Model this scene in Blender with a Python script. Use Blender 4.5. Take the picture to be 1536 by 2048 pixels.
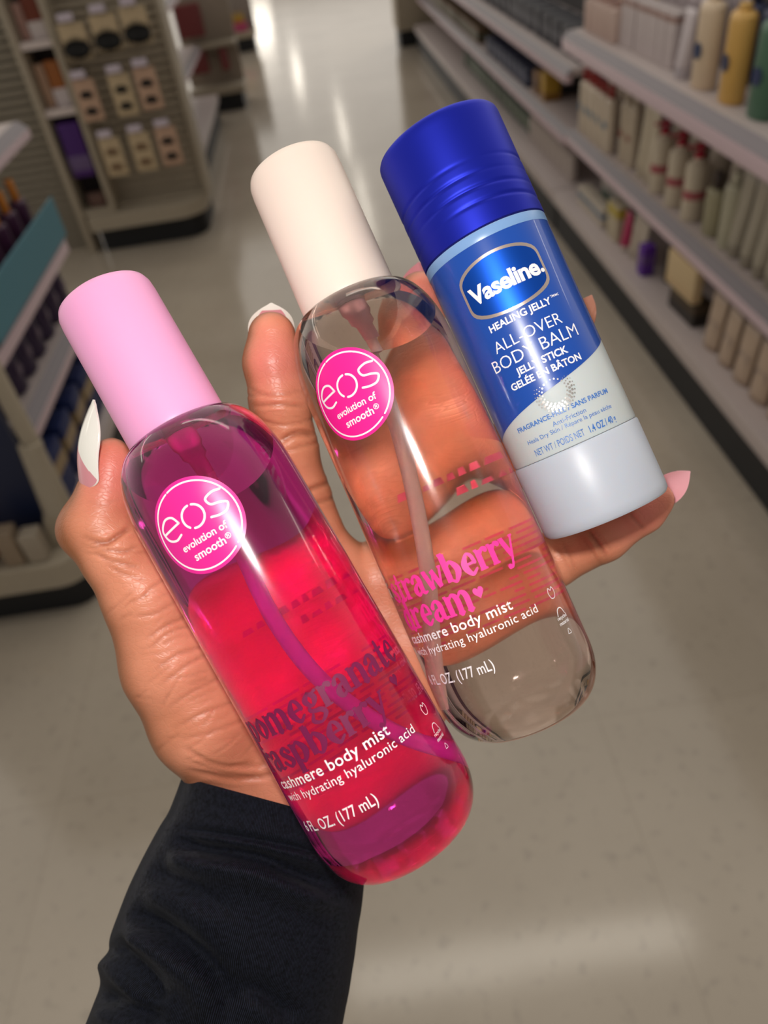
import bpy, bmesh, math, random
import numpy as np
from mathutils import Matrix, Vector

# ------------------------------------------------------------------ camera, world, light, exposure
for o in list(bpy.data.objects):
    bpy.data.objects.remove(o)
S = bpy.context.scene
COL = S.collection
FPX = 1500.0
PITCH, ROLL, EYE = math.radians(41), math.radians(9), 1.5
FWD = Vector((0, math.cos(PITCH), -math.sin(PITCH)))
UP0 = Vector((0, math.sin(PITCH), math.cos(PITCH)))
RT = Vector((math.cos(ROLL), 0, 0)) - math.sin(ROLL) * UP0
UPV = Vector((math.sin(ROLL), 0, 0)) + math.cos(ROLL) * UP0
EYEP = Vector((0, 0, EYE))
M3 = Matrix((RT, UPV, -FWD)).transposed()
CAMM = Matrix.Translation(EYEP) @ M3.to_4x4()
cd = bpy.data.cameras.new('camera')
cam = bpy.data.objects.new('camera', cd)
COL.objects.link(cam)
cam.matrix_world = CAMM
cd.sensor_fit = 'VERTICAL'
cd.sensor_height = 36.0
cd.sensor_width = 27.0
cd.lens = FPX / 2048 * 36.0
cd.clip_start = 0.01
cd.dof.use_dof = True
cd.dof.focus_distance = 0.192
cd.dof.aperture_fstop = 11.5
S.camera = cam
S.view_settings.view_transform = 'Standard'
S.view_settings.look = 'None'
S.view_settings.exposure = 0.0
S.view_settings.gamma = 1.0
S.view_settings.use_curve_mapping = False
S.cycles.max_bounces = 16
S.cycles.transmission_bounces = 12
S.cycles.transparent_max_bounces = 12
S.cycles.caustics_refractive = True
S.cycles.caustics_reflective = False
S.cycles.blur_glossy = 0.3
S.cycles.sample_clamp_indirect = 60.0

W = bpy.data.worlds.new('store_air')
S.world = W
W.use_nodes = True
# diffuse light of the hall: brighter from the lit aisle ahead, dimmer from behind the photographer
wn = W.node_tree.nodes
wtc = wn.new('ShaderNodeTexCoord')
wsep = wn.new('ShaderNodeSeparateXYZ')
wmr = wn.new('ShaderNodeMapRange')
wmr.interpolation_type = 'SMOOTHSTEP'
wmr.inputs[1].default_value, wmr.inputs[2].default_value = -0.3, 0.7
wmr.inputs[3].default_value, wmr.inputs[4].default_value = 0.26, 1.02
W.node_tree.links.new(wtc.outputs['Generated'], wsep.inputs[0])
W.node_tree.links.new(wsep.outputs['Y'], wmr.inputs[0])
W.node_tree.links.new(wmr.outputs[0], wn['Background'].inputs[1])
wn['Background'].inputs[0].default_value = (1.0, 0.93, 0.84, 1)

def lamp(name, kind, energy, color, mat, **kw):
    l = bpy.data.lights.new(name, kind)
    l.energy = energy
    l.color = color
    for k, v in kw.items():
        setattr(l, k, v)
    o = bpy.data.objects.new(name, l)
    COL.objects.link(o)
    o.matrix_world = mat
    return o

# the phone's own flash beside its lens
flash = lamp('phone_flash', 'POINT', 1.5, (1.0, 0.96, 0.92),
             Matrix.Translation(CAMM @ Vector((-0.017, 0.036, 0.0))), shadow_soft_size=0.007)
CEIL = 3.2
# long fluorescent strips above the aisle and an added pair out to the sides (light part; the fixtures are built further down)
STRIPS = [(0.35, 1.45, 1.9, 0.20), (0.52, 13.5, 0.10, 3.6), (0.44, 18.8, 0.10, 4.4), (-0.5, 25.5, 0.22, 4.0),
          (-1.9, 35.0, 1.1, 7.0), (-4.2, 4.0, 0.3, 6.0), (4.2, 4.0, 0.3, 6.0)]  # outer pair at the sides: added for extra light, set where no streak shows
for (sx, sy, wx, wy) in STRIPS:
    o = lamp('ceiling_strip_light', 'AREA', 5.0 * wx * wy / 0.4, (1.0, 0.92, 0.80), Matrix.Translation((sx, sy, CEIL - 0.09)),
             shape='RECTANGLE', size=wx, size_y=wy)

# ------------------------------------------------------------------ helpers
def lin(c):
    return tuple(((x / 255) / 12.92 if x / 255 <= 0.04045 else ((x / 255 + 0.055) / 1.055) ** 2.4) for x in c) + (1.0,)

MATS = {}
def mat(name, rgb, rough=0.5, metal=0.0, spec=0.5, noise=0.0, nscale=40.0, bump=0.0, bscale=200.0, sheen=0.0, coat=0.0, sss=0.0):
    if name in MATS:
        return MATS[name]
    m = bpy.data.materials.new(name)
    m.use_nodes = True
    nt = m.node_tree
    b = nt.nodes['Principled BSDF']
    b.inputs['Base Color'].default_value = lin(rgb)
    b.inputs['Roughness'].default_value = rough
    b.inputs['Metallic'].default_value = metal
    b.inputs['Specular IOR Level'].default_value = spec
    b.inputs['Sheen Weight'].default_value = sheen
    b.inputs['Coat Weight'].default_value = coat
    if sss:
        b.inputs['Subsurface Weight'].default_value = sss
        b.inputs['Subsurface Radius'].default_value = (0.006, 0.003, 0.002)
        b.inputs['Subsurface Scale'].default_value = 1.0
    tc = nt.nodes.new('ShaderNodeTexCoord')
    if noise:
        n = nt.nodes.new('ShaderNodeTexNoise')
        n.inputs['Scale'].default_value = nscale
        n.inputs['Detail'].default_value = 3
        mx = nt.nodes.new('ShaderNodeMix')
        mx.data_type = 'RGBA'
        mx.inputs[6].default_value = tuple(x * (1 - noise) for x in lin(rgb)[:3]) + (1,)
        mx.inputs[7].default_value = tuple(min(1, x * (1 + noise)) for x in lin(rgb)[:3]) + (1,)
        nt.links.new(tc.outputs['Object'], n.inputs['Vector'])
        nt.links.new(n.outputs['Fac'], mx.inputs[0])
        nt.links.new(mx.outputs[2], b.inputs['Base Color'])
    if bump:
        n2 = nt.nodes.new('ShaderNodeTexNoise')
        n2.inputs['Scale'].default_value = bscale
        bp = nt.nodes.new('ShaderNodeBump')
        bp.inputs['Strength'].default_value = bump
        bp.inputs['Distance'].default_value = 0.001
        nt.links.new(tc.outputs['Object'], n2.inputs['Vector'])
        nt.links.new(n2.outputs['Fac'], bp.inputs['Height'])
        nt.links.new(bp.outputs['Normal'], b.inputs['Normal'])
    MATS[name] = m
    return m

def clear_mat(name, rgb, ior, rough=0.0):
    m = bpy.data.materials.new(name)
    m.use_nodes = True
    b = m.node_tree.nodes['Principled BSDF']
    b.inputs['Base Color'].default_value = rgb + (1,)
    b.inputs['Roughness'].default_value = rough
    b.inputs['IOR'].default_value = ior
    b.inputs['Transmission Weight'].default_value = 1.0
    if ior > 1:
        b.inputs['Coat Weight'].default_value = 0.6
        b.inputs['Coat Roughness'].default_value = 0.14
    return m

def mesh(name, V, F, material=None, parent=None, smooth=True, mats=None, fm=None, at=None, sharp=None):
    me = bpy.data.meshes.new(name)
    me.from_pydata([tuple(v) for v in V], [], [tuple(f) for f in F])
    me.update()
    if smooth:
        me.polygons.foreach_set('use_smooth', [True] * len(me.polygons))
        if sharp:
            me.set_sharp_from_angle(angle=math.radians(sharp))
    for m in (mats or ([material] if material else [])):
        me.materials.append(m)
    if fm is not None:
        me.polygons.foreach_set('material_index', fm)
    o = bpy.data.objects.new(name, me)
    COL.objects.link(o)
    if parent:
        o.parent = parent
    if at is not None:
        o.location = at
    return o

def tag(o, label=None, cat=None, group=None, kind=None):
    if label: o['label'] = label
    if cat: o['category'] = cat
    if group: o['group'] = group
    if kind: o['kind'] = kind
    return o

def thing(name, label, cat, M=None, group=None):
    o = bpy.data.objects.new(name, None)
    o.empty_display_size = 0.02
    COL.objects.link(o)
    if M is not None:
        o.matrix_world = M
    return tag(o, label, cat, group)

class MB:                                   # collects simple shapes into one mesh
    def __init__(s):
        s.V, s.F = [], []
    def add(s, V, F):
        k = len(s.V)
        s.V += [tuple(v) for v in V]
        s.F += [tuple(i + k for i in f) for f in F]
        return s
    def box(s, x0, x1, y0, y1, z0, z1, bev=0.0):
        if bev <= 0:
            V = [(x, y, z) for z in (z0, z1) for y in (y0, y1) for x in (x0, x1)]
            return s.add(V, [(0, 2, 3, 1), (4, 5, 7, 6), (0, 1, 5, 4), (2, 6, 7, 3), (0, 4, 6, 2), (1, 3, 7, 5)])
        bm = bmesh.new()
        bmesh.ops.create_cube(bm, size=1, matrix=Matrix.Translation(((x0 + x1) / 2, (y0 + y1) / 2, (z0 + z1) / 2)) @ Matrix.Diagonal((x1 - x0, y1 - y0, z1 - z0, 1)))
        bmesh.ops.bevel(bm, geom=bm.edges[:], offset=bev, segments=2, profile=0.6, affect='EDGES')
        bm.verts.index_update()
        s.add([v.co[:] for v in bm.verts], [[v.index for v in f.verts] for f in bm.faces])
        bm.free()
        return s
    def lathe(s, prof, n=48, cap0=True, cap1=True, c=(0, 0, 0), ex=1.0, ey=1.0):
        V, F = [], []
        for (r, z) in prof:
            for i in range(n):
                a = 2 * math.pi * i / n
                V.append((c[0] + r * ex * math.cos(a), c[1] + r * ey * math.sin(a), c[2] + z))
        for j in range(len(prof) - 1):
            for i in range(n):
                F.append((j * n + i, j * n + (i + 1) % n, (j + 1) * n + (i + 1) % n, (j + 1) * n + i))
        if cap0: F.append(tuple(range(n))[::-1])
        if cap1: F.append(tuple((len(prof) - 1) * n + i for i in range(n)))
        return s.add(V, F)
    def tube(s, pts, r, n=12):
        P = [Vector(p) for p in pts]
        V, F = [], []
        rr = r if isinstance(r, (list, tuple)) else [r] * len(P)
        up = Vector((0.3, 0.2, 0.93))
        for i, p in enumerate(P):
            t = (P[min(i + 1, len(P) - 1)] - P[max(i - 1, 0)]).normalized()
            a = t.cross(up)
            if a.length < 1e-3: a = t.cross(Vector((1, 0, 0)))
            a.normalize()
            b = t.cross(a)
            for k in range(n):
                q = 2 * math.pi * k / n
                V.append(p + rr[i] * (math.cos(q) * a + math.sin(q) * b))
        for i in range(len(P) - 1):
            for k in range(n):
                F.append((i * n + k, i * n + (k + 1) % n, (i + 1) * n + (k + 1) % n, (i + 1) * n + k))
        F.append(tuple(range(n))[::-1])
        F.append(tuple((len(P) - 1) * n + k for k in range(n)))
        return s.add(V, F)
    def build(s, name, material, parent=None, smooth=False, at=None, sharp=40):
        return mesh(name, s.V, s.F, material, parent, smooth, at=at, sharp=sharp)

def spline(P, n=8):                          # Catmull-Rom through tuples of any length
    P = [np.array(p, float) for p in P]
    if len(P) < 3:
        return [P[0] + (P[-1] - P[0]) * k / n for k in range(n + 1)]
    Q = [2 * P[0] - P[1]] + P + [2 * P[-1] - P[-2]]
    out = []
    for i in range(1, len(Q) - 2):
        a, b, c, d = Q[i - 1:i + 3]
        for k in range(n):
            t = k / n
            out.append(0.5 * ((2 * b) + (c - a) * t + (2 * a - 5 * b + 4 * c - d) * t * t + (3 * b - a - 3 * c + d) * t ** 3))
    out.append(P[-1])
    return out

# ------------------------------------------------------------------ lettering
def stroke(V, F, pts, round_caps=True, n=8, straight=False):
    pts = [np.array(p, float) for p in pts] if straight else spline(pts, n)
    L = len(pts)
    k = len(V)
    for i, p in enumerate(pts):
        t = pts[min(i + 1, L - 1)][:2] - pts[max(i - 1, 0)][:2]
        t = t / (np.linalg.norm(t) + 1e-9)
        nn = np.array([-t[1], t[0]])
        V.append(tuple(p[:2] + nn * p[2] / 2))
        V.append(tuple(p[:2] - nn * p[2] / 2))
    for i in range(L - 1):
        F.append((k + 2 * i, k + 2 * i + 1, k + 2 * i + 3, k + 2 * i + 2))
    if round_caps:
        for p in (pts[0], pts[-1]):
            c = len(V)
            for q in range(10):
                a = 2 * math.pi * q / 10
                V.append((p[0] + p[2] / 2 * math.cos(a), p[1] + p[2] / 2 * math.sin(a)))
            F.append(tuple(range(c, c + 10)))

GL = {
 'a': (0.95, [[(.14,.72,.26),(.30,.93,.15),(.50,.93,.2),(.63,.72,.32),(.63,.3,.32),(.72,.07,.2),(.92,.08,.1)], [(.6,.57,.1),(.34,.5,.18),(.18,.26,.32),(.32,.05,.2),(.55,.16,.12)]]),
 'b': (1.04, [[(.22,1.42,.34),(.22,.06,.34)], [(.02,1.44,.1),(.3,1.44,.12)], [(.3,.8,.12),(.55,.95,.18),(.82,.5,.36),(.55,.03,.18),(.3,.14,.12)]]),
 'd': (1.06, [[(.78,1.42,.34),(.78,.1,.34),(1.0,.05,.12)], [(.58,1.44,.1),(.82,1.44,.12)], [(.68,.82,.12),(.44,.95,.18),(.19,.48,.36),(.44,.03,.18),(.68,.16,.12)]]),
 'e': (.9, [[(.2,.5,.12),(.74,.53,.14)], [(.76,.53,.22),(.68,.85,.2),(.45,.97,.15),(.19,.5,.36),(.44,.03,.2),(.77,.2,.12)]]),
 'g': (.95, [[(.45,.96,.15),(.2,.68,.3),(.45,.38,.15),(.7,.68,.3),(.45,.96,.15)], [(.66,.88,.12),(.92,.96,.16)], [(.3,.4,.12),(.2,.24,.18),(.42,.13,.2),(.72,.06,.24),(.86,-.16,.24),(.5,-.42,.13),(.13,-.26,.22),(.26,.02,.12)]]),
 'm': (1.55, [[(.2,.95,.32),(.2,.04,.32)], [(.0,.97,.1),(.2,.97,.1)], [(.3,.76,.1),(.52,.95,.18),(.74,.72,.32),(.74,.04,.32)], [(.84,.76,.1),(1.06,.95,.18),(1.28,.72,.32),(1.28,.04,.32)], [(0,.04,.09),(.42,.04,.09)], [(.55,.04,.09),(.94,.04,.09)], [(1.08,.04,.09),(1.5,.04,.09)]]),
 'n': (1.02, [[(.2,.95,.32),(.2,.04,.32)], [(.0,.97,.1),(.2,.97,.1)], [(.3,.76,.1),(.54,.95,.18),(.76,.72,.32),(.76,.04,.32)], [(0,.04,.09),(.42,.04,.09)], [(.56,.04,.09),(.98,.04,.09)]]),
 'o': (.95, [[(.47,.97,.15),(.17,.5,.36),(.47,.03,.15),(.77,.5,.36),(.47,.97,.15)]]),
 'p': (1.04, [[(.2,.95,.32),(.2,-.42,.32)], [(.0,.97,.1),(.2,.97,.1)], [(0,-.42,.09),(.44,-.42,.09)], [(.3,.8,.12),(.55,.95,.18),(.82,.5,.36),(.55,.03,.18),(.3,.16,.12)]]),
 'r': (.76, [[(.2,.95,.32),(.2,.04,.32)], [(.0,.97,.1),(.2,.97,.1)], [(0,.04,.09),(.44,.04,.09)], [(.3,.7,.1),(.48,.93,.18),(.64,.86,.28)]]),
 's': (.8, [[(.66,.72,.2),(.44,.95,.15),(.18,.75,.26),(.42,.52,.26),(.68,.26,.28),(.42,.04,.15),(.12,.26,.22)]]),
 't': (.68, [[(.3,1.28,.2),(.3,.25,.34),(.42,.05,.2),(.66,.14,.09)], [(.02,.94,.12),(.62,.94,.12)]]),
 'w': (1.24, [[(.12,.95,.28),(.38,.06,.28)], [(.38,.06,.12),(.63,.85,.12)], [(.6,.93,.28),(.88,.06,.28)], [(.88,.06,.12),(1.13,.94,.14)], [(-.02,.97,.1),(.26,.97,.1)], [(1.02,.97,.1),(1.24,.97,.1)]]),
 'y': (.95, [[(.16,.95,.3),(.49,.1,.3)], [(.84,.95,.13),(.47,.02,.15),(.3,-.36,.15),(.1,-.36,.26)], [(0,.97,.1),(.32,.97,.1)], [(.72,.97,.1),(.98,.97,.1)]]),
}
def cooper(word):
    V, F = [], []
    x = 0.0
    for ch in word:
        adv, st = GL[ch]
        v, f = [], []
        for p in st:
            stroke(v, f, p, round_caps=len(p) > 2, n=6)
        k = len(V)
        V += [(x + a, b) for a, b in v]
        F += [tuple(i + k for i in ff) for ff in f]
        x += adv
    return V, F, x

def text2d(s, bold=0.0, spacing=1.0):
    c = bpy.data.curves.new('lettering', 'FONT')
    c.body = s
    c.size = 1.0
    c.offset = bold
    c.space_character = spacing
    c.resolution_u = 3
    o = bpy.data.objects.new('lettering', c)
    COL.objects.link(o)
    bpy.context.view_layer.update()
    me = bpy.data.meshes.new_from_object(o.evaluated_get(bpy.context.evaluated_depsgraph_get()))
    V = [(v.co.x, v.co.y) for v in me.vertices]
    F = [tuple(p.vertices) for p in me.polygons]
    bpy.data.objects.remove(o)
    bpy.data.curves.remove(c)
    bpy.data.meshes.remove(me)
    return V, F

def fit(VF, x0, x1, base, height=None):
    """scale to the arc x0..x1 (mm); height = size of one em in mm (default: same scale)"""
    V, F = VF[0], VF[1]
    a, b = min(v[0] for v in V), max(v[0] for v in V)
    k = (x1 - x0) / (b - a)
    h = height or k
    return [(x0 + (x - a) * k, base + y * h) for x, y in V], F

class Wrap:                                  # collects flat shapes in (arc mm, height mm) and wraps them on a turned body
    def __init__(s, rad, off):
        s.rad, s.off = rad, off
        s.V, s.F = [], []
    def add(s, VF):
        k = len(s.V)
        s.V += VF[0]
        s.F += [tuple(i + k for i in f) for f in VF[1]]
        return s
    def build(s, name, material, parent, maxlen=1.3, rref=22.5):
        bm = bmesh.new()
        vs = [bm.verts.new((x, y, 0)) for x, y in s.V]
        for f in s.F:
            try: bm.faces.new([vs[i] for i in f])
            except ValueError: pass
        bmesh.ops.triangulate(bm, faces=bm.faces[:])
        for _ in range(5):
            E = [e for e in bm.edges if e.calc_length() > maxlen]
            if not E: break
            bmesh.ops.subdivide_edges(bm, edges=E, cuts=1)
            bmesh.ops.triangulate(bm, faces=bm.faces[:])
        bm.verts.index_update()
        V = []
        for v in bm.verts:
            r = s.rad(v.co.y) + s.off
            t = v.co.x / rref
            V.append((r * math.sin(t) / 1000, -r * math.cos(t) / 1000, v.co.y / 1000))
        F = [[v.index for v in f.verts] for f in bm.faces]
        # faces look outwards
        F2 = []
        for f in F:
            a, b, c = (np.array(V[i]) for i in f[:3])
            nn = np.cross(b - a, c - a)
            F2.append(f if nn[0] * a[0] + nn[1] * a[1] > 0 else f[::-1])
        bm.free()
        return mesh(name, V, F2, material, parent, True)

def ring2d(cx, cy, r, w, a0, a1, n=40):
    V, F = [], []
    stroke(V, F, [(cx + r * math.cos(math.radians(a0 + (a1 - a0) * i / n)), cy + r * math.sin(math.radians(a0 + (a1 - a0) * i / n)), w) for i in range(n + 1)], straight=True)
    return V, F

def strokes2d(L, k, dx, dy, n=8):
    V, F = [], []
    for p in L:
        stroke(V, F, [(dx + a * k, dy + b * k, w * k) for a, b, w in p], n=n)
    return V, F

def disc2d(cx, cy, r, n=14, sy=1.0):
    return [(cx + r * math.cos(2 * math.pi * i / n), cy + sy * r * math.sin(2 * math.pi * i / n)) for i in range(n)], [tuple(range(n))]

# ------------------------------------------------------------------ the store: floor, ceiling, far wall
def cam_pt(u, v, d):                          # mm in the photographer's frame -> world metres
    return CAMM @ Vector(((u - 768) / FPX * d / 1000, -(v - 1024) / FPX * d / 1000, -d / 1000))

def floor_material():
    m = bpy.data.materials.new('polished_floor')
    m.use_nodes = True
    nt = m.node_tree
    b = nt.nodes['Principled BSDF']
    tc = nt.nodes.new('ShaderNodeTexCoord')
    n1 = nt.nodes.new('ShaderNodeTexNoise')
    n1.inputs['Scale'].default_value = 1.6
    n1.inputs['Detail'].default_value = 5
    n2 = nt.nodes.new('ShaderNodeTexNoise')
    n2.inputs['Scale'].default_value = 38
    n2.inputs['Detail'].default_value = 4
    r1 = nt.nodes.new('ShaderNodeValToRGB')
    r1.color_ramp.elements[0].position = 0.35
    r1.color_ramp.elements[0].color = lin((172, 161, 146))
    r1.color_ramp.elements[1].position = 0.65
    r1.color_ramp.elements[1].color = lin((186, 175, 160))
    r2 = nt.nodes.new('ShaderNodeValToRGB')
    r2.color_ramp.elements[0].position = 0.30
    r2.color_ramp.elements[0].color = (0.72, 0.72, 0.73, 1)
    r2.color_ramp.elements[1].position = 0.42
    r2.color_ramp.elements[1].color = (1, 1, 1, 1)
    mx = nt.nodes.new('ShaderNodeMix')
    mx.data_type = 'RGBA'
    mx.blend_type = 'MULTIPLY'
    mx.inputs[0].default_value = 0.5
    br = nt.nodes.new('ShaderNodeTexBrick')
    br.offset = 0.0
    br.inputs['Scale'].default_value = 1.0
    br.inputs['Brick Width'].default_value = 0.61
    br.inputs['Row Height'].default_value = 0.61
    br.inputs['Mortar Size'].default_value = 0.0015
    br.inputs['Color1'].default_value = (1, 1, 1, 1)
    br.inputs['Color2'].default_value = (0.97, 0.97, 0.97, 1)
    br.inputs['Mortar'].default_value = (0.86, 0.85, 0.83, 1)
    mp = nt.nodes.new('ShaderNodeMapping')
    mp.inputs['Location'].default_value = (0.21, 0.30, 0)
    mx2 = nt.nodes.new('ShaderNodeMix')
    mx2.data_type = 'RGBA'
    mx2.blend_type = 'MULTIPLY'
    mx2.inputs[0].default_value = 1.0
    L = nt.links.new
    L(tc.outputs['Object'], n1.inputs['Vector']); L(tc.outputs['Object'], n2.inputs['Vector'])
    L(tc.outputs['Object'], mp.inputs['Vector']); L(mp.outputs['Vector'], br.inputs['Vector'])
    L(n1.outputs['Fac'], r1.inputs['Fac']); L(n2.outputs['Fac'], r2.inputs['Fac'])
    L(r1.outputs['Color'], mx.inputs[6]); L(r2.outputs['Color'], mx.inputs[7])
    L(mx.outputs[2], mx2.inputs[6]); L(br.outputs['Color'], mx2.inputs[7])
    L(mx2.outputs[2], b.inputs['Base Color'])
    b.inputs['Roughness'].default_value = 0.13
    b.inputs['Specular IOR Level'].default_value = 0.5
    nb = nt.nodes.new('ShaderNodeTexNoise')
    nb.inputs['Scale'].default_value = 2.2
    bp = nt.nodes.new('ShaderNodeBump')
    bp.inputs['Strength'].default_value = 0.05
    bp.inputs['Distance'].default_value = 0.02
    L(tc.outputs['Object'], nb.inputs['Vector']); L(nb.outputs['Fac'], bp.inputs['Height']); L(bp.outputs['Normal'], b.inputs['Normal'])
    return m

tag(MB().box(-6, 6, -3, 42, -0.05, 0).build('floor', floor_material()), kind='structure')
tag(MB().box(-6, 6, 42, 42.1, -0.05, CEIL).build('wall_back', mat('far_wall_paint', (150, 142, 130), 0.9)), kind='structure')

WHITE = mat('shelf_enamel', (190, 178, 176), 0.45, noise=0.04)
CREAM = mat('fixture_enamel', (176, 165, 147), 0.5, noise=0.05)
RAIL = mat('price_rail_plastic', (206, 184, 192), 0.4)
RAILD = mat('rail_top_plastic', (120, 112, 118), 0.45)
BLACKB = mat('black_kick_plate', (14, 16, 22), 0.55)
PANEL = mat('back_panel_paint', (150, 142, 132), 0.6)
DARKP = mat('dark_panel_paint', (62, 60, 62), 0.6)

for i, (sx, sy, wx, wy) in enumerate(STRIPS):
    MBL = MB().box(-wx / 2 - .03, wx / 2 + .03, -wy / 2 - .03, wy / 2 + .03, 0, 0.07)
    o = MBL.build('ceiling_light', WHITE, at=(sx, sy, CEIL - 0.075))
    tag(o, 'long white strip light on the ceiling, mirrored as a floor streak; side pair added, unseen', 'light', 'ceiling strip lights')
    dm = bpy.data.materials.get('lamp_diffuser')
    if not dm:
        dm = bpy.data.materials.new('lamp_diffuser')
        dm.use_nodes = True
        bb = dm.node_tree.nodes['Principled BSDF']
        bb.inputs['Emission Color'].default_value = (1, 0.93, 0.82, 1)
        bb.inputs['Emission Strength'].default_value = 2.0
    MB().box(-wx / 2, wx / 2, -wy / 2, wy / 2, -0.008, 0).build('diffuser', dm, o)

def gondola(label, x_lip, x_back, y0, y1, shelves, height, side=1, deck=True, cat='shelving', panel=None, group=None):
    """long shelf run beside the aisle; side=+1: shelves face -x, -1: face +x. shelves: (lip x, z, rail height)"""
    t = thing('shelf_unit', label, cat, Matrix.Translation((x_lip, y0, 0)), group)
    def bx(mb, xa, xb, ya, yb, za, zb, bev=0):
        mb.box(min(xa, xb) - x_lip, max(xa, xb) - x_lip, ya - y0, yb - y0, za, zb, bev)
        return mb
    if deck:
        bx(MB(), x_lip, x_back, y0, y1, 0.145, 0.20, 0.006).build('base_deck', WHITE, t, True)
        bx(MB(), x_lip + side * 0.022, x_back, y0 + .01, y1 - .01, 0, 0.145).build('kick_plate', BLACKB, t)
    bx(MB(), x_back - side * 0.03, x_back, y0, y1, 0.15, height).build('back_panel', panel or PANEL, t)
    for sh in shelves:
        xl, z, rh = sh[:3]
        ye = sh[3] if len(sh) > 3 else y1
        s = bx(MB(), xl + side * 0.03, x_back - side * 0.03, y0, ye, z - 0.03, z, 0.003).build('shelf', WHITE, t, True)
        r = bx(MB(), xl, xl + side * 0.03, y0, ye, z - rh, z - 0.022, 0.003).build('price_rail', RAIL, s, True)
        # sloping dark top of the rail
        m = MB()
        a, b_ = xl - x_lip, xl + side * 0.03 - x_lip
        m.add([(a, 0, z - .0215), (b_, 0, z - .0215), (b_, 0, z + .003), (a, ye - y0, z - .0215), (b_, ye - y0, z - .0215), (b_, ye - y0, z + .003)],
              [(0, 1, 2), (3, 5, 4), (0, 3, 4, 1), (1, 4, 5, 2), (0, 2, 5, 3)])
        m.build('rail_top', RAILD, s)
    for ya in (y0 + 0.0, y1 - 0.03):
        bx(MB(), x_back - side * 0.06, x_back - side * 0.03, ya, ya + 0.03, 0.15, height).build('upright', WHITE, t)
    return t

gondola('near section of the long shelf run on the right, with a deep thick shelf edge', 1.035, 1.55, 0.9, 3.61, [(1.0, 0.885, 0.065, 3.42), (1.085, 0.465, 0.055)], 1.75, panel=DARKP)
gondola('far section of the shelf run on the right, beyond the thick shelf edge', 1.035, 1.55, 3.62, 8.6, [(1.08, 0.70, 0.055), (1.08, 0.45, 0.055)], 1.75, panel=DARKP)
NEARLEFT = gondola('dark shelf unit at the left edge with a teal shelf front', -0.86, -1.35, 1.72, 2.48, [(-0.87, 0.50, 0.05), (-0.87, 0.72, 0.06), (-0.93, 1.0, 0.05, 2.72)], 1.7, side=-1, panel=DARKP)
gondola('distant shelf run on the left, half hidden by the cosmetics end stand', -0.80, -1.38, 4.82, 6.9, [(-0.85, 0.55, 0.05), (-0.85, 0.95, 0.05)], 1.7, side=-1)

# rounded white base end of the near left unit
def rounded_base(name, x0, x1, y0, y1, r, z0, z1, material, parent, corner='right', inset=0.0):
    pts = [(x0, y1), (x0, y0)]
    cx, cy = x1 - r, y0 + r
    for k in range(9):
        a = -math.pi / 2 + math.pi / 2 * k / 8
        pts.append((cx + r * math.cos(a), cy + r * math.sin(a)))
    pts.append((x1, y1))
    n = len(pts)
    V = [(x, y, z0) for x, y in pts] + [(x, y, z1) for x, y in pts]
    F = [tuple(range(n))[::-1], tuple(range(n, 2 * n))] + [(i, (i + 1) % n, n + (i + 1) % n, n + i) for i in range(n)]
    return mesh(name, V, F, material, parent, True, sharp=30)

nb = thing('display_stand', 'dark display stand end with white rounded base and grey corner post, far left', 'stand', Matrix.Translation((-0.8, 1.5, 0)))
rounded_base('base_deck', -0.75, -0.015, 0.0, 0.2, 0.09, 0.11, 0.19, CREAM, nb)
rounded_base('kick_plate', -0.75, -0.04, 0.03, 0.2, 0.07, 0, 0.11, BLACKB, nb)
MB().tube([(-0.05, 0.13, 0.19), (-0.05, 0.13, 1.6)], 0.022, 10).build('post', CREAM, nb, True)
MB().box(-0.75, -0.09, 0.13, 0.15, 0.19, 1.6).build('back_panel', mat('navy_panel', (16, 30, 66), 0.5), nb)
MB().tube([(-0.12, 0.11, 0.17), (-0.06, 0.09, 0.30), (-0.05, 0.12, 0.5)], 0.03, 10).build('brace', CREAM, nb, True)
TEAL = mat('teal_strip', (70, 122, 138), 0.5)
MB().box(-0.005, 0.001, 0.02, 0.76, 0.712, 0.83, 0.002).build('teal_strip', TEAL, NEARLEFT)

# slatted panel beyond
def slats(mb, x0, x1, y, z0, z1, pitch=0.04, dep=0.02):
    z = z0
    mb.box(x0, x1, y + dep, y + dep + 0.01, z0, z1)
    while z < z1 - pitch * 0.6:
        mb.box(x0, x1, y, y + dep, z, z + pitch * 0.55)
        z += pitch
    return mb
sp = slats(MB(), -2.9, -1.42, 4.42, 0.0, 1.75).build('slatted_panel', mat('grey_slats', (150, 142, 128), 0.55))
tag(sp, 'grey slatted panel behind the teal shelf front at the left edge', 'panel')

# ------------------------------------------------------------------ cosmetics end stand
es = thing('end_stand', 'cream end stand of hanging lash packs with a black base', 'stand', Matrix.Translation((-1.05, 4.3, 0)))
rounded_base('base_deck', -0.30, 0.345, -0.02, 0.46, 0.16, 0.125, 0.20, CREAM, es)
rounded_base('kick_plate', -0.27, 0.315, 0.03, 0.46, 0.12, 0, 0.125, BLACKB, es)
slats(MB(), -0.14, 0.35, 0.16, 0.20, 1.5).build('back_panel', CREAM, es)
MB().box(-0.17, -0.14, 0.02, 0.2, 0.20, 1.5, 0.004).build('post', CREAM, es, True)
MB().box(-0.36, -0.325, 0.02, 0.2, 0.0, 1.5, 0.004).build('post', CREAM, es, True)
MB().box(0.345, 0.37, 0.10, 0.3, 0.2, 1.5, 0.004).build('side_panel', CREAM, es, True)
MB().box(-0.325, -0.17, 0.19, 0.2, 0.2, 1.5).build('wing_panel', mat('wing_panel_dark', (52, 44, 46), 0.7), es)
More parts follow.
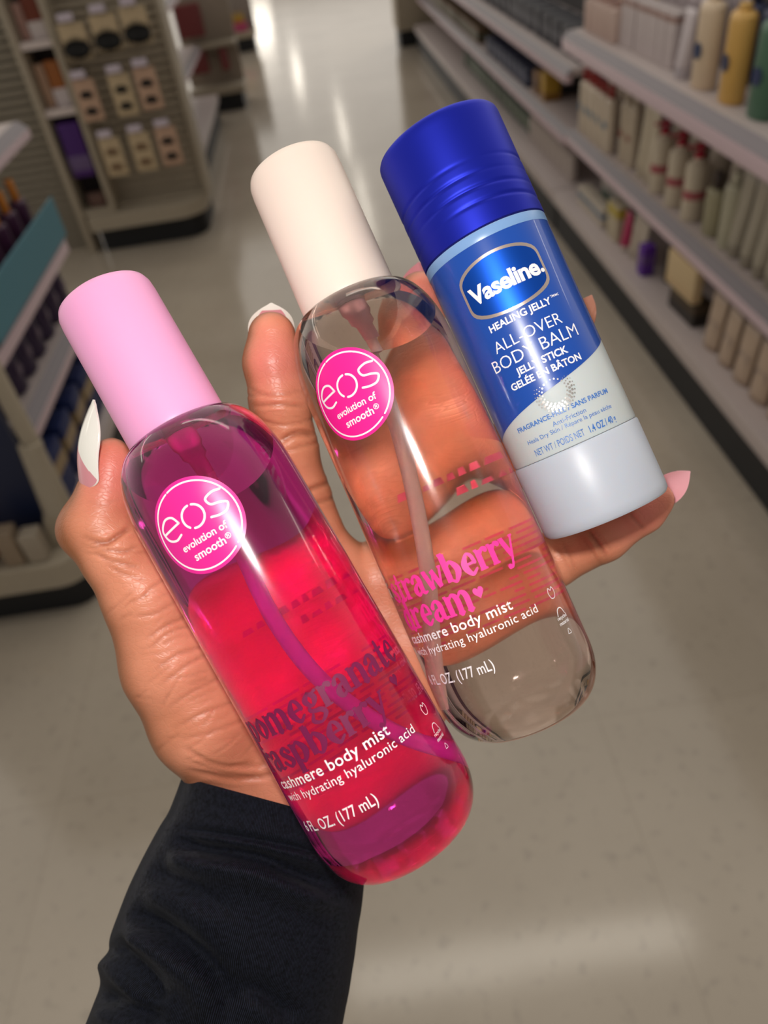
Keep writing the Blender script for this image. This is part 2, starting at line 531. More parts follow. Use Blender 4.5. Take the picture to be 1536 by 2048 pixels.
for zz in (1.01, 0.715):
    MB().box(-0.325, -0.17, 0.03, 0.19, zz - 0.02, zz + 0.012, 0.003).build('wing_shelf', mat('wing_shelf_white', (225, 212, 210), 0.4), es, True)
MB().box(-0.325, -0.17, 0.03, 0.19, 0.20, 0.225, 0.003).build('wing_shelf', CREAM, es, True)

CARD = mat('blush_card', (205, 170, 146), 0.6)
CARD2 = mat('cream_card', (205, 184, 150), 0.6)
LASHB = mat('black_lash', (10, 9, 11), 0.6)
LASHN = mat('tan_print', (140, 112, 84), 0.6)
TAG = mat('price_tag_plastic', (215, 204, 220), 0.35)
WIRE = mat('hook_wire', (150, 145, 140), 0.35, metal=0.6)
def lash_pack(loc, label, group, card, lash, w=0.105, h=0.185, big=False, n=2):
    t = thing('lash_pack', label, 'pack', Matrix.Translation(loc), group)
    MB().box(-w / 2, w / 2, -0.004, 0.004, -h, 0.0, 0.003).build('card', card, t, True)
    for k in range(n):
        z = -h * (0.36 + 0.40 * k) if not big else -h * 0.70
        mb = MB()
        ww = w * (0.30 if not big else 0.52)
        hh = 0.013 if not big else 0.036
        mb.lathe([(0.001, -0.004), (ww * .8, -0.003), (ww, 0), (ww * .8, 0.003), (0.001, 0.004)], 14)
        for q in range(7):
            a = -0.5 + q / 6
            mb.box(a * 1.6 * ww - .003, a * 1.6 * ww + .003, -0.003, 0.003, -hh * 1.2, hh * 1.5 - abs(a) * hh)
        V = [(x, -0.0075 + y * 0.4 if abs(zz) < 0.1 else y, zz) for x, y, zz in mb.V]
        V2 = []
        for x, y, zz in mb.V:
            V2.append((x, -0.008 + max(-.003, min(.003, y * 0.2)), z + (zz if abs(zz) > 0.005 else (y / max(ww, 1e-6)) * hh * 1.1)))
        mesh('false_lash', V2, mb.F, lash, t, False)
    return t
PACKS = [  # x offset from the stand, hook height, kind, label bits
    (-1.10, 1.075, 'big', 'top row, beside the wing shelf'), (-0.945, 1.09, 'big', 'middle of the top row'), (-0.80, 1.10, 'big', 'right end of the top row'),
    (-1.13, 0.845, 'two', 'middle row, beside the wing shelf'), (-0.955, 0.845, 'two', 'centre of the middle row'), (-0.825, 0.855, 'two', 'right end of the middle row'),
    (-1.10, 0.575, 'pale', 'bottom row, beside the wing shelf'), (-0.945, 0.578, 'pale', 'middle of the bottom row'), (-0.805, 0.585, 'two', 'right end of the bottom row')]
for i, (x, z, kd, where) in enumerate(PACKS):
    y = 4.29
    if kd == 'big':
        lash_pack((x, y, z), 'cream hanging pack with large black patch, ' + where, 'hanging lash packs', CARD2, LASHB, 0.125, 0.15, True, 1)
    elif kd == 'two':
        lash_pack((x, y, z), ('cream' if i == 4 else 'blush') + ' hanging pack with two black lashes, ' + where, 'hanging lash packs', CARD if i != 4 else CARD2, LASHB)
    else:
        lash_pack((x, y, z), 'cream hanging pack with faint tan prints, ' + where, 'hanging lash packs', CARD2, LASHN)
    hk = thing('peg_hook', 'peg hook with white price tag, ' + where, 'hook', Matrix.Translation((x, y + 0.166, z)), 'peg hooks')
    MB().tube([(0, 0, 0.008), (0, -0.2, 0.008), (0, -0.205, 0.02)], 0.003, 8).build('wire', WIRE, hk, True)
    MB().box(-0.036, 0.036, -0.212, -0.206, 0.012, 0.045, 0.002).build('price_tag', TAG, hk, True)

# products on the wing shelf
def pkg(label, cat, loc, w, d, h, rgb, group=None, name='carton', band=None, bev=0.004):
    t = thing(name, label, cat, Matrix.Translation(loc), group)
    MB().box(-w / 2, w / 2, -d / 2, d / 2, 0, h, bev).build('box', mat('carton_%d_%d_%d' % rgb, rgb, 0.5, noise=0.08, nscale=25), t, True)
    if band:
        MB().box(-w / 2 - .0015, w / 2 + .0015, -d / 2 - .0015, d / 2 + .0015, h * band[1], h * band[2], 0.001).build('printed_band', mat('band_%d_%d_%d' % band[0], band[0], 0.5), t, True)
    return t
pkg('rust red carton with white foot standing on the upper wing shelf', 'carton', (-1.275, 4.40, 1.025), 0.075, 0.05, 0.17, (120, 52, 30), band=((215, 205, 205), 0.0, 0.42))
pkg('pale pink carton beside the rust red carton on the wing shelf', 'carton', (-1.345, 4.42, 1.025), 0.045, 0.05, 0.15, (190, 150, 140))
pkg('orange carton with white foot standing on the lower wing shelf', 'carton', (-1.275, 4.40, 0.730), 0.07, 0.05, 0.20, (165, 98, 42), band=((215, 205, 208), 0.0, 0.4))
pkg('peach carton beside the orange carton on the wing shelf', 'carton', (-1.345, 4.42, 0.730), 0.045, 0.05, 0.19, (200, 165, 140))
pkg('tall purple carton hanging under the lower wing shelf', 'carton', (-1.29, 4.37, 0.40), 0.11, 0.08, 0.26, (70, 24, 112), band=((105, 85, 130), 0.12, 0.4))
pkg('brown carton on the floor level of the wing', 'carton', (-1.29, 4.40, 0.228), 0.09, 0.05, 0.07, (110, 82, 74))

# dark merchandise beyond the stand
def endcap(label, x0, x1, y, h, panel_rgb, rgb_rows):
    t = thing('end_display', label, 'display', Matrix.Translation(((x0 + x1) / 2, y, 0)))
    w = x1 - x0
    MB().box(-w / 2, w / 2, 0, 0.4, 0.13, 0.19, 0.01).build('base_deck', CREAM, t, True)
    MB().box(-w / 2 + .03, w / 2 - .03, 0.03, 0.4, 0, 0.13).build('kick_plate', BLACKB, t)
    MB().box(-w / 2, w / 2, 0.2, 0.24, 0.19, h).build('back_panel', mat('panel_%d_%d_%d' % panel_rgb, panel_rgb, 0.6), t)
    for z in rgb_rows:
        MB().box(-w / 2, w / 2, 0.02, 0.2, z - 0.03, z, 0.004).build('shelf', CREAM, t, True)
    return t
endcap('cream end display with deep red boxes, beyond the lash stand', -1.06, -0.60, 7.2, 1.2, (165, 152, 138), [0.5])
for x in (-0.93, -0.72):
    pkg('deep red box on the %s side of the end display deck' % ('left' if x < -0.8 else 'right'), 'box', (x, 7.29, 0.30), 0.14 if x < -0.8 else 0.06, 0.1, 0.16, (128, 58, 60), 'deep red boxes', 'gift_box')
pkg('deep red box on the shelf of the cream end display', 'box', (-0.93, 7.29, 0.56), 0.2, 0.1, 0.22, (128, 58, 60), 'deep red boxes', 'gift_box')
endcap('farthest end display with a pink and yellow tray', -0.95, -0.58, 9.9, 0.9, (150, 142, 136), [])
tr = thing('display_tray', 'pink tray of yellow bottles on the farthest end display', 'tray', Matrix.Translation((-0.78, 9.985, 0.1925)))
MB().box(-0.12, 0.12, -0.05, 0.08, 0, 0.08, 0.006).build('tray', mat('pink_tray', (190, 74, 118), 0.5), tr, True)
for k in range(5):
    b = thing('small_bottle', 'small yellow bottle standing in the pink tray', 'bottle', Matrix.Translation((-0.86 + 0.04 * k, 9.99, 0.2735)), 'yellow bottles in the pink tray')
    MB().lathe([(0.014, 0), (0.017, 0.01), (0.017, 0.06), (0.008, 0.075), (0.008, 0.10)], 12).build('body', mat('yellow_bottle', (205, 165, 40), 0.4), b, True)
# white cabinet at the far end of the right run
wc = thing('display_cabinet', 'off-white cabinet with black foot at the far end of the right shelves', 'cabinet', Matrix.Translation((1.1, 8.75, 0)))
MB().box(-0.21, 0.45, 0, 0.4, 0.14, 1.6, 0.01).build('body', CREAM, wc, True)
MB().box(-0.19, 0.42, 0.03, 0.4, 0, 0.14).build('kick_plate', BLACKB, wc)

# ------------------------------------------------------------------ products on the shelves
def copy_tree(o, parent=None):
    c = o.copy()
    COL.objects.link(c)
    if parent: c.parent = parent
    for ch in list(o.children):
        copy_tree(ch, c)
    return c
def rm(rgb, rough=0.45):
    return mat('plastic_%d_%d_%d' % rgb, rgb, rough, noise=0.05, nscale=30)
def make_lotion(w, d, h, rgb, cap, disc=None, capfrac=0.13):
    t = thing('lotion_bottle', None, 'bottle')
    b = MB()
    prof = [(0.46, 0), (0.5, 0.02), (0.5, 0.88 * (1 - capfrac)), (0.475, 0.95 * (1 - capfrac)), (0.38, 0.985 * (1 - capfrac)), (0.27, 1 - capfrac)]
    b.lathe([(r, z * h) for r, z in prof], 24, ex=d, ey=w)
    b.build('body', rm(rgb), t, True)
    MB().lathe([(0.24 * d, (1 - capfrac) * h), (0.25 * d, (1 - capfrac) * h + .002), (0.25 * d, h - .004), (0.22 * d, h)], 18, ey=1.0 * w / d * 0.9).build('cap', rm(cap), t, True)
    if disc:
        e = MB().lathe([(w * 0.20, -0.001), (w * 0.20, 0.001)], 20)
        V = [(-d * 0.5 - 0.0012 + z, x, y + h * 0.42) for x, y, z in e.V]
        mesh('emblem', V, e.F, rm(disc), t, False)
    return t
def make_pump(r, h, rgb, pump, mark=None):
    t = thing('pump_bottle', None, 'bottle')
    MB().lathe([(r * .94, 0), (r, 0.006), (r, h * 0.70), (r * .9, h * 0.76), (r * .45, h * 0.80), (r * .4, h * .83)], 20).build('body', rm(rgb), t, True)
    p = MB().lathe([(r * .45, h * .83), (r * .45, h * .89), (r * .2, h * .90), (r * .2, h * .95), (r * .5, h * .955), (r * .5, h * .99), (r * .3, h)], 16)
    p.box(-r * 1.1, 0, -r * .2, r * .2, h * .955, h * .985)
    p.build('pump', rm(pump), t, True)
    if mark:
        MB().lathe([(r * 1.01, h * .3), (r * 1.01, h * .42)], 20, False, False).build('label', rm(mark), t, True)
    return t
def make_tube(r, h, rgb, cap):
    t = thing('squeeze_tube', None, 'tube')
    V, F = [], []
    n = 18
    for j in range(9):
        q = j / 8
        for i in range(n):
            a = 2 * math.pi * i / n
            V.append((r * (1 - q * .93) * math.cos(a), r * (1 + .3 * q) * math.sin(a), h * (0.16 + .84 * q)))
    for j in range(8):
        for i in range(n):
            F.append((j * n + i, j * n + (i + 1) % n, (j + 1) * n + (i + 1) % n, (j + 1) * n + i))
    F.append(tuple(8 * n + i for i in range(n)))
    mesh('body', V, F, rm(rgb), t, True)
    MB().lathe([(r * .92, 0), (r * .95, .003), (r * .95, h * .16), (r * .9, h * .165)], 18).build('cap', rm(cap), t, True)
    return t
def make_carton(w, d, h, rgb, band):
    t = thing('carton', None, 'carton')
    MB().box(-d / 2, d / 2, -w / 2, w / 2, 0, h, 0.002).build('box', rm(rgb, .55), t, True)
    MB().box(-d / 2 - .001, d / 2 + .001, -w / 2 - .001, w / 2 + .001, h * band[1], h * band[2]).build('printed_band', rm(band[0]), t)
    return t
def make_bag(w, d, h, rgb, band):
    t = thing('refill_pouch', None, 'pouch')
    V, F = [], []
    n, m = 10, 9
    for j in range(m):
        q = j / (m - 1)
        for i in range(n * 2):
            a = math.pi * i / n
            th = d / 2 * (1 - q) ** .6 + .002
            V.append((th * math.sin(a), w / 2 * (1 if abs(math.cos(a)) > .99 else math.cos(a)), h * q))
    for j in range(m - 1):
        for i in range(n * 2):
            F.append((j * 2 * n + i, j * 2 * n + (i + 1) % (2 * n), (j + 1) * 2 * n + (i + 1) % (2 * n), (j + 1) * 2 * n + i))
    F.append(tuple(range(2 * n))[::-1]); F.append(tuple((m - 1) * 2 * n + i for i in range(2 * n)))
    mesh('body', V, F, rm(rgb, .4), t, True)
    MB().box(-d * .36, -d * .30, -w * .3, w * .3, h * band[1], h * band[2]).build('label', rm(band[0]), t)
    return t

def row(proto, label, group, x, y0, y1, z, step, rows=1, dx=0.1, jit=0.004):
    """set out copies from y0 towards y1 (rows deep); the first is the prototype itself"""
    random.seed(hash(label) % 1000 if False else len(label) * 7 + int(z * 100))
    n = max(1, int(round(abs(y1 - y0) / step)) + 1)
    first = True
    for r in range(rows):
        for k in range(n):
            o = proto if first else copy_tree(proto)
            first = False
            sgn = 1 if y1 >= y0 else -1
            o.location = (x + r * dx, y0 + sgn * k * step + random.uniform(-jit, jit), z + 0.0015)
            o.rotation_euler = (0, 0, random.uniform(-.08, .08))
            lb = label if (r == 0 or rows == 1) else label.replace('front row', 'row behind the front row')
            tag(o, lb, proto['category'], group if (n * rows) > 1 else None)

ZT, ZM, ZD = 0.885, 0.465, 0.20
# thick-edged top shelf, right
row(make_pump(0.030, 0.13, (206, 182, 172), (198, 160, 150)), 'pale pink pump bottle at the far end of the thick-edged shelf', 'pale pink pump bottles', 1.10, 3.08, 3.36, ZT, 0.07)
row(make_lotion(0.06, .05, 0.12, (212, 190, 160), (160, 128, 70)), 'cream jar bottle with tan cap at the far end of the thick-edged shelf', 'cream bottles with tan caps', 1.22, 3.05, 3.38, ZT, 0.075, 2)
row(make_carton(0.062, .045, 0.15, (196, 184, 184), ((160, 128, 120), .82, .92)), 'greyish white carton with brown top band on the thick-edged shelf', 'white cartons with brown bands', 1.12, 2.60, 3.0, ZT, 0.067)
row(make_lotion(0.07, .05, 0.19, (192, 180, 184), (176, 162, 168)), 'grey white bottle behind the white cartons on the thick-edged shelf', 'grey white bottles', 1.24, 2.58, 3.0, ZT, 0.082, 2)
row(make_tube(0.028, 0.175, (204, 194, 198), (190, 182, 188)), 'tall white squeeze tube between the cartons and the cream bottle', None, 1.10, 2.47, 2.47, ZT, 1)
row(make_lotion(0.105, .06, 0.225, (218, 196, 168), (222, 202, 176), (46, 62, 98), .07), 'large cream lotion bottle with a blue round emblem, left of the yellow bottle', None, 1.10, 2.33, 2.33, ZT, 1)
row(make_lotion(0.105, .06, 0.225, (212, 168, 88), (214, 172, 96), (46, 50, 82), .07), 'large golden yellow lotion bottle with a dark blue round emblem', None, 1.10, 2.155, 2.155, ZT, 1)
row(make_lotion(0.105, .06, 0.225, (74, 112, 90), (78, 116, 96), (40, 52, 92), .07), 'large green lotion bottle right of the golden yellow bottle', None, 1.10, 1.985, 1.985, ZT, 1)
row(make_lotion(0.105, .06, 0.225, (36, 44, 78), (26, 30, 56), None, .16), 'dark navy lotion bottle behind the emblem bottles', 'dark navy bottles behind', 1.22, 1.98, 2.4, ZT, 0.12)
# middle shelf under the thick edge
row(make_lotion(0.075, .05, 0.245, (214, 200, 182), (150, 22, 20), (96, 132, 160), .18), 'white bottle with dark red cap at the far end under the thick shelf', 'white bottles with red caps', 1.15, 3.22, 3.54, ZM, 0.08)
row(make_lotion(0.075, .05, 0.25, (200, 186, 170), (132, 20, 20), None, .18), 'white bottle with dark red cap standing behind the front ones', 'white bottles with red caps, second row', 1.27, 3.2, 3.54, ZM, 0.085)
row(make_lotion(0.06, .05, 0.25, (206, 192, 172), (196, 182, 164), (150, 70, 60), .14), 'ivory bottle with a reddish mark beside the red-capped bottles', 'ivory bottles with reddish marks', 1.17, 3.00, 3.09, ZM, 0.08)
row(make_tube(0.027, 0.25, (208, 196, 174), (196, 184, 164)), 'tall ivory squeeze tube next to the pump bottles under the thick shelf', 'tall ivory tubes', 1.17, 2.80, 2.90, ZM, 0.075)
row(make_pump(0.036, 0.235, (208, 196, 176), (170, 14, 52), (170, 90, 96)), 'white pump bottle with crimson pump under the thick shelf', 'white crimson-pump bottles', 1.165, 2.42, 2.70, ZM, 0.14)
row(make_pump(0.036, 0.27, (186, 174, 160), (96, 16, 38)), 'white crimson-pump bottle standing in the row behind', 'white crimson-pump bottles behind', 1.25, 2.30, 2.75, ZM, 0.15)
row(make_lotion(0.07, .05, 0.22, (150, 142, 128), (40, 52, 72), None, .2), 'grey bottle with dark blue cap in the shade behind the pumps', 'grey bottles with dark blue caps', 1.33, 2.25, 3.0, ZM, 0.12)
row(make_lotion(0.085, .05, 0.19, (158, 152, 124), (44, 28, 22), None, .25), 'olive grey bottle with dark brown cap right of the crimson pumps', None, 1.17, 2.28, 2.28, ZM, 1)
row(make_lotion(0.08, .05, 0.22, (176, 172, 150), (182, 178, 158), None, .14), 'sage white bottle with rounded shoulders right of the brown-capped bottle', None, 1.17, 2.178, 2.178, ZM, 1)
row(make_tube(0.027, 0.24, (170, 162, 146), (150, 142, 128)), 'greyish squeeze tube at the right edge of the middle shelf', 'greyish tubes', 1.17, 1.80, 2.07, ZM, 0.075)
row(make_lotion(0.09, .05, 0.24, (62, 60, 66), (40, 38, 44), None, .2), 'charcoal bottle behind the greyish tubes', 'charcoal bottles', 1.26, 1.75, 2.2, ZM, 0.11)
# bottom deck, right
row(make_carton(0.075, .05, 0.08, (196, 186, 172), ((96, 116, 140), .45, .7)), 'white carton with blue band on the bottom deck', 'white cartons with blue bands', 1.12, 3.12, 3.36, ZD, 0.082)
row(make_carton(0.06, .05, 0.13, (70, 100, 84), ((190, 184, 176), .3, .6)), 'green carton standing behind the blue-banded cartons', 'green cartons', 1.24, 3.12, 3.40, ZD, 0.075)
row(make_carton(0.05, .04, 0.14, (196, 184, 160), ((190, 170, 70), .68, .95)), 'ivory carton with yellow top on the bottom deck', 'ivory cartons with yellow tops', 1.12, 2.94, 3.03, ZD, 0.06)
row(make_tube(0.028, 0.15, (170, 40, 88), (196, 184, 176)), 'magenta squeeze tube on the bottom deck', None, 1.12, 2.84, 2.84, ZD, 1)
row(make_tube(0.026, 0.16, (190, 178, 164), (180, 168, 156)), 'white squeeze tube between the magenta and purple packs', 'white tubes', 1.13, 2.70, 2.77, ZD, 0.065)
row(make_carton(0.05, .045, 0.13, (138, 116, 146), ((120, 96, 140), .3, .6)), 'lilac carton left of the purple carton on the bottom deck', None, 1.11, 2.70, 2.70, ZD, 1) if False else None
row(make_carton(0.05, .045, 0.11, (92, 40, 150), ((104, 70, 140), .4, .7)), 'purple carton on the bottom deck beside the black bottle', None, 1.11, 2.615, 2.615, ZD, 1)
row(make_lotion(0.06, .05, 0.20, (20, 20, 22), (24, 22, 24), None, .2), 'black bottle on the bottom deck behind the purple carton', None, 1.17, 2.52, 2.52, ZD, 1)
row(make_carton(0.20, .03, 0.115, (206, 182, 142), ((196, 168, 128), .1, .2)), 'beige card sign box raised on the bottom deck', None, 1.10, 2.27, 2.27, ZD + 0.085, 1)
row(make_carton(0.18, .06, 0.08, (74, 60, 44), ((40, 34, 30), .0, .5)), 'dark brown box under the beige card sign box', None, 1.13, 2.26, 2.26, ZD, 1)
row(make_bag(0.095, .05, 0.17, (184, 162, 142), ((160, 142, 130), .3, .55)), 'tan refill pouch on the bottom deck near the right edge', 'tan refill pouches', 1.12, 1.62, 2.05, ZD, 0.105, 2, 0.09)
row(make_lotion(0.08, .05, 0.2, (190, 176, 160), (176, 164, 150)), 'pale bottle standing behind the bottom deck cartons', 'pale bottles behind', 1.34, 2.3, 3.3, ZD, 0.11)
# far section, right
row(make_carton(0.11, .09, 0.09, (40, 46, 74), ((60, 66, 96), .3, .6)), 'navy pack on the far lower shelf', 'navy packs', 1.17, 4.55, 5.5, 0.45, 0.135)
row(make_carton(0.10, .09, 0.10, (52, 50, 54), ((80, 76, 78), .3, .6)), 'charcoal pack behind the navy packs', 'charcoal packs', 1.30, 4.3, 5.9, 0.45, 0.14)
row(make_carton(0.11, .08, 0.12, (186, 146, 44), ((150, 108, 40), .0, .3)), 'mustard yellow pack at the near end of the far lower shelf', None, 1.18, 4.22, 4.22, 0.45, 1)
row(make_carton(0.10, .08, 0.10, (150, 116, 86), ((120, 92, 70), .3, .6)), 'tan pack beside the mustard yellow pack', None, 1.18, 4.37, 4.37, 0.45, 1)
row(make_carton(0.12, .09, 0.09, (112, 92, 70), ((70, 80, 60), .3, .6)), 'brown pack at the distant end of the far lower shelf', 'brown packs', 1.17, 5.9, 7.9, 0.45, 0.16)
row(make_carton(0.13, .12, 0.12, (58, 58, 66), ((80, 80, 90), .3, .6)), 'dark grey pack on the far upper shelf', 'dark grey packs', 1.22, 3.75, 6.0, 0.70, 0.17)
row(make_lotion(0.08, .06, 0.14, (188, 176, 170), (170, 150, 150), None), 'pale bottle lined along the far bottom deck', 'pale bottles on the far deck', 1.16, 3.72, 4.4, ZD, 0.10)
row(make_carton(0.12, .09, 0.1, (70, 84, 70), ((120, 130, 110), .3, .6)), 'dark green pack lined along the far bottom deck', 'dark green packs', 1.2, 4.6, 6.6, ZD, 0.16)

# near-left unit
def row_left(proto, label, group, x, y0, y1, z, step, rows=1, dx=-0.1):
    row(proto, label, group, x, y0, y1, z, step, rows, dx)
    for o in bpy.data.objects:
        if o.get('label', '').startswith(label[:20]) and o.parent is None and o.location.x < 0:
            o.rotation_euler[2] += math.pi if abs(o.rotation_euler[2]) < 1 else 0
row_left(make_lotion(0.07, .05, 0.17, (62, 26, 58), (190, 116, 34), None, .34), 'dark purple bottle with orange cap above the teal strip', 'purple bottles with orange caps', -0.95, 1.80, 2.4, 0.735, 0.105, 2, -0.09)
row_left(make_lotion(0.085, .06, 0.15, (44, 26, 62), (22, 16, 34), (92, 76, 96), .18), 'dark purple bottle on the shelf under the teal strip', 'dark purple bottles', -0.95, 1.78, 2.4, 0.505, 0.11, 2, -0.1)
row_left(make_carton(0.11, .08, 0.17, (14, 34, 88), ((150, 128, 96), .5, .75)), 'navy blue pack with tan band on the lowest left deck', 'navy blue packs', -0.93, 1.80, 2.4, 0.20, 0.14, 2, -0.12)
row_left(make_carton(0.12, .08, 0.12, (84, 110, 160), ((190, 180, 80), .2, .5)), 'slate blue carton on the top left shelf', 'slate blue cartons', -1.02, 1.9, 2.5, 1.0, 0.15)
row(make_carton(0.10, .07, 0.07, (190, 150, 50), ((150, 60, 40), .0, .35)), 'yellow and red pack standing on the white rounded base', None, -1.09, 1.575, 1.57, 0.194, 1)
for k, x in enumerate((-0.93, -0.99)):
    pkg('%s pack on the white rounded base beside the yellow and red pack' % ('beige' if k else 'tan and white'), 'pack', (x, 1.545, 0.1935), 0.05, 0.05, 0.09 + .02 * k, (150, 132, 112) if k else (168, 156, 140))

# ------------------------------------------------------------------ the three held products
def axis_frame(bu, bv, bd, tu, tv, td):
    b, t = cam_pt(bu, bv, bd), cam_pt(tu, tv, td)
    z = (t - b).normalized()
    y = ((b + t) / 2 - EYEP).normalized()
    y = (y - z * y.dot(z)).normalized()
    x = y.cross(z)
    M = Matrix((x, y, z)).transposed().to_4x4()
    return Matrix.Translation(b) @ M

def body_r(s):                                # bottle profile in mm
    if s < 16:
        q = 1 - s / 16
        return 9.5 + 13.0 * (1 - q ** 2.3) ** (1 / 2.3)
    if s > 105:
        q = min(1.0, (s - 105) / 21.6)
        return 12.6 + 9.9 * max(0.0, 1 - q ** 2.2) ** (1 / 2.2)
    return 22.5
def profile(fn, a, b, n):
    return [(fn(a + (b - a) * i / n) / 1000, (a + (b - a) * i / n) / 1000) for i in range(n + 1)]

PLASTIC_IOR = 1.36
def caster(o):
    return o

def mist_bottle(label, M, tint, cap_m, pump_m, tube_m, sticker_m, word_m, words, dx, bend, liquid_px, white_m, fine_m, gr):
    t = thing('mist_bottle', label, 'bottle', M)
    # body: solid of liquid and clear wall, rounded foot, domed shoulder
    prof = [(0.004, 0.0012), (0.0085, 0.0004)] + profile(body_r, 0.05, 5, 12) + profile(body_r, 5, 16, 10)[1:] + profile(body_r, 16, 105, 24)[1:] + profile(body_r, 105, 122, 14)[1:] + profile(body_r, 122, 126.4, 10)[1:]
    body = caster(MB().lathe(prof, 128).build('body', tint, t, True, sharp=60))
    # air above the liquid: cut level with the world's horizontal
    bm = bmesh.new()
    inner = lambda s: max(2.0, body_r(s) - 1.5) if s < 121 else max(2.0, body_r(s) - 1.5) 
    ap = [(inner(70 + i * 1.0) / 1000, (70 + i) / 1000) for i in range(0, 52)] + [((inner(122 + i * .4)) / 1000, (122 + i * .4) / 1000) for i in range(0, 9)]
    a = MB().lathe(ap, 96)
    vs = [bm.verts.new(v) for v in a.V]
    for f in a.F: bm.faces.new([vs[i] for i in f])
    Mi = M.inverted()
    # front-wall pixel of the liquid line -> point on the inner wall
    d = (Mi.to_3x3() @ (cam_pt(liquid_px[0], liquid_px[1], 200) - EYEP)).normalized()
    oo = Mi @ EYEP
    R = 0.021
    A, B, C = d.x ** 2 + d.y ** 2, oo.x * d.x + oo.y * d.y, oo.x ** 2 + oo.y ** 2 - R * R
    k = (-B - math.sqrt(max(0, B * B - A * C))) / A
    lp = oo + d * k
    up = (Mi.to_3x3() @ Vector((0, 0, 1))).normalized()
    res = bmesh.ops.bisect_plane(bm, geom=bm.verts[:] + bm.edges[:] + bm.faces[:], plane_co=lp, plane_no=up, clear_inner=True)
    E = [e for e in res['geom_cut'] if isinstance(e, bmesh.types.BMEdge)]
    bmesh.ops.contextual_create(bm, geom=E)
    bmesh.ops.recalc_face_normals(bm, faces=bm.faces[:])
    bm.verts.index_update()
    caster(mesh('air_space', [v.co[:] for v in bm.verts], [[v.index for v in f.verts] for f in bm.faces], AIR, t, True, sharp=35))
    bm.free()
    # cap
    MB().lathe([(.0125, .1266), (.01365, .1266), (.01375, .1270), (.0137, .128), (.0135, .1645), (.0133, .1670), (.0127, .1685), (.0115, .1692), (.004, .1693)], 96).build('cap', cap_m, t, True)
    # pump housing and dip tube
    MB().lathe([(.0042, .1262), (.0042, .1215), (.0034, .1195), (.0034, .1165), (.0024, .1150), (.0022, .1090)][::-1], 24).build('pump_nozzle', pump_m, t, True)
    MB().tube([tuple(p) for p in spline([(x / 1000, y / 1000, z / 1000) for x, y, z in bend], 10)], 0.0016, 14).build('dip_tube', tube_m, t, True)
    # round sticker
    st = Wrap(body_r, 0.10)
    cx, cy = -7.4 + dx, 98.6
    V, F = [(cx, cy)], []
    for j in range(1, 9):
        for i in range(64):
            V.append((cx + 11.75 * j / 8 * math.cos(2 * math.pi * i / 64), cy + 11.75 * j / 8 * math.sin(2 * math.pi * i / 64)))
    for i in range(64):
        F.append((0, 1 + i, 1 + (i + 1) % 64))
        for j in range(7):
            F.append((1 + j * 64 + i, 1 + (j + 1) * 64 + i, 1 + (j + 1) * 64 + (i + 1) % 64, 1 + j * 64 + (i + 1) % 64))
    st.add((V, F))
    sticker = st.build('sticker', sticker_m, t, maxlen=3)
    lg = Wrap(body_r, 0.16)
    lg.add(ring2d(cx, cy, 10.7, 0.42, 104, -52)); lg.add(ring2d(cx, cy, 10.7, 0.42, -58, -256 + 3))
    ltr_e = [[(-.95, -.08, .20), (.93, .16, .20)], [(.93, .16, .20), (.55, .86, .20), (-.2, .98, .20), (-.95, .3, .20), (-.8, -.62, .20), (-.1, -1, .20), (.6, -.8, .20)]]
    ltr_o1 = [[(math.cos(math.radians(a)), math.sin(math.radians(a)), .20) for a in range(70, -116, -15)]]
    ltr_o2 = [[(math.cos(math.radians(a)), math.sin(math.radians(a)), .20) for a in range(-135, -276, -15)]]
    ltr_s = [[(.8, .92, .20), (.1, 1.0, .20), (-.62, .72, .20), (-.45, .12, .20), (.3, -.08, .20), (.85, -.38, .20), (.5, -.93, .20), (-.2, -1.02, .20), (-.9, -.86, .20)]]
    for L, ox in ((ltr_e, -6.4), (ltr_o1, 0.3), (ltr_o2, 0.3), (ltr_s, 6.6)):
        lg.add(strokes2d(L, 2.85, cx + ox, cy + 2.3))
    lg.add(fit(text2d('evolution of', 0.02), cx - 6.4, cx + 6.4, cy - 4.1))
    lg.add(fit(text2d('smooth', 0.02), cx - 4.6, cx + 4.2, cy - 7.3)); lg.add(fit(text2d('®', 0.01), cx + 4.5, cx + 6.0, cy - 6.6))
    lg.build('logo_lettering', white_m, sticker, maxlen=1.5)
    # product name
    wd = Wrap(body_r, 0.10)
    for (w, x0, x1, base, h) in words:
        V, F, adv = cooper(w)
        wd.add(fit((V, F), x0, x1, base, h))
    hx, hy = (16.6, 42.6) if gr else (0.2, 40.2)
    V = [(hx + 1.35 * 0.0625 * 16 * math.sin(q) ** 3, hy + 0.085 * 1.25 * (13 * math.cos(q) - 5 * math.cos(2 * q) - 2 * math.cos(3 * q) - math.cos(4 * q))) for q in [2 * math.pi * i / 24 for i in range(24)]]
    wd.add((V, [tuple(range(24))]))
    wd.build('name_lettering', word_m, t)
    x0 = -26.6 if gr else -26.9
    wk = 1.0 if gr else 0.965
    wl = Wrap(body_r, 0.10)
    wl.add(fit(text2d('cashmere body mist', 0.012, 1.05), x0, x0 + 34.6 * wk, 33.0))
    wl.add(fit(text2d('with hydrating hyaluronic acid', 0.004, 1.05), x0, x0 + 40.8 * wk, 29.6))
    wl.add(fit(text2d('6 FL. OZ. (177 mL)', 0.008), x0, x0 + 24.2 * wk, 21.2, 4.0))
    ix = 22.6 + dx * .9
    bun = [[(-.9, .2, .16), (-.5, .95, .16), (0, .5, .16), (.5, .95, .16), (.9, .2, .16), (.6, -.7, .16), (0, -.95, .16), (-.6, -.7, .16), (-.9, .2, .16)]]
    wl.add(strokes2d(bun, 1.5, ix - 1.2, 32.0))
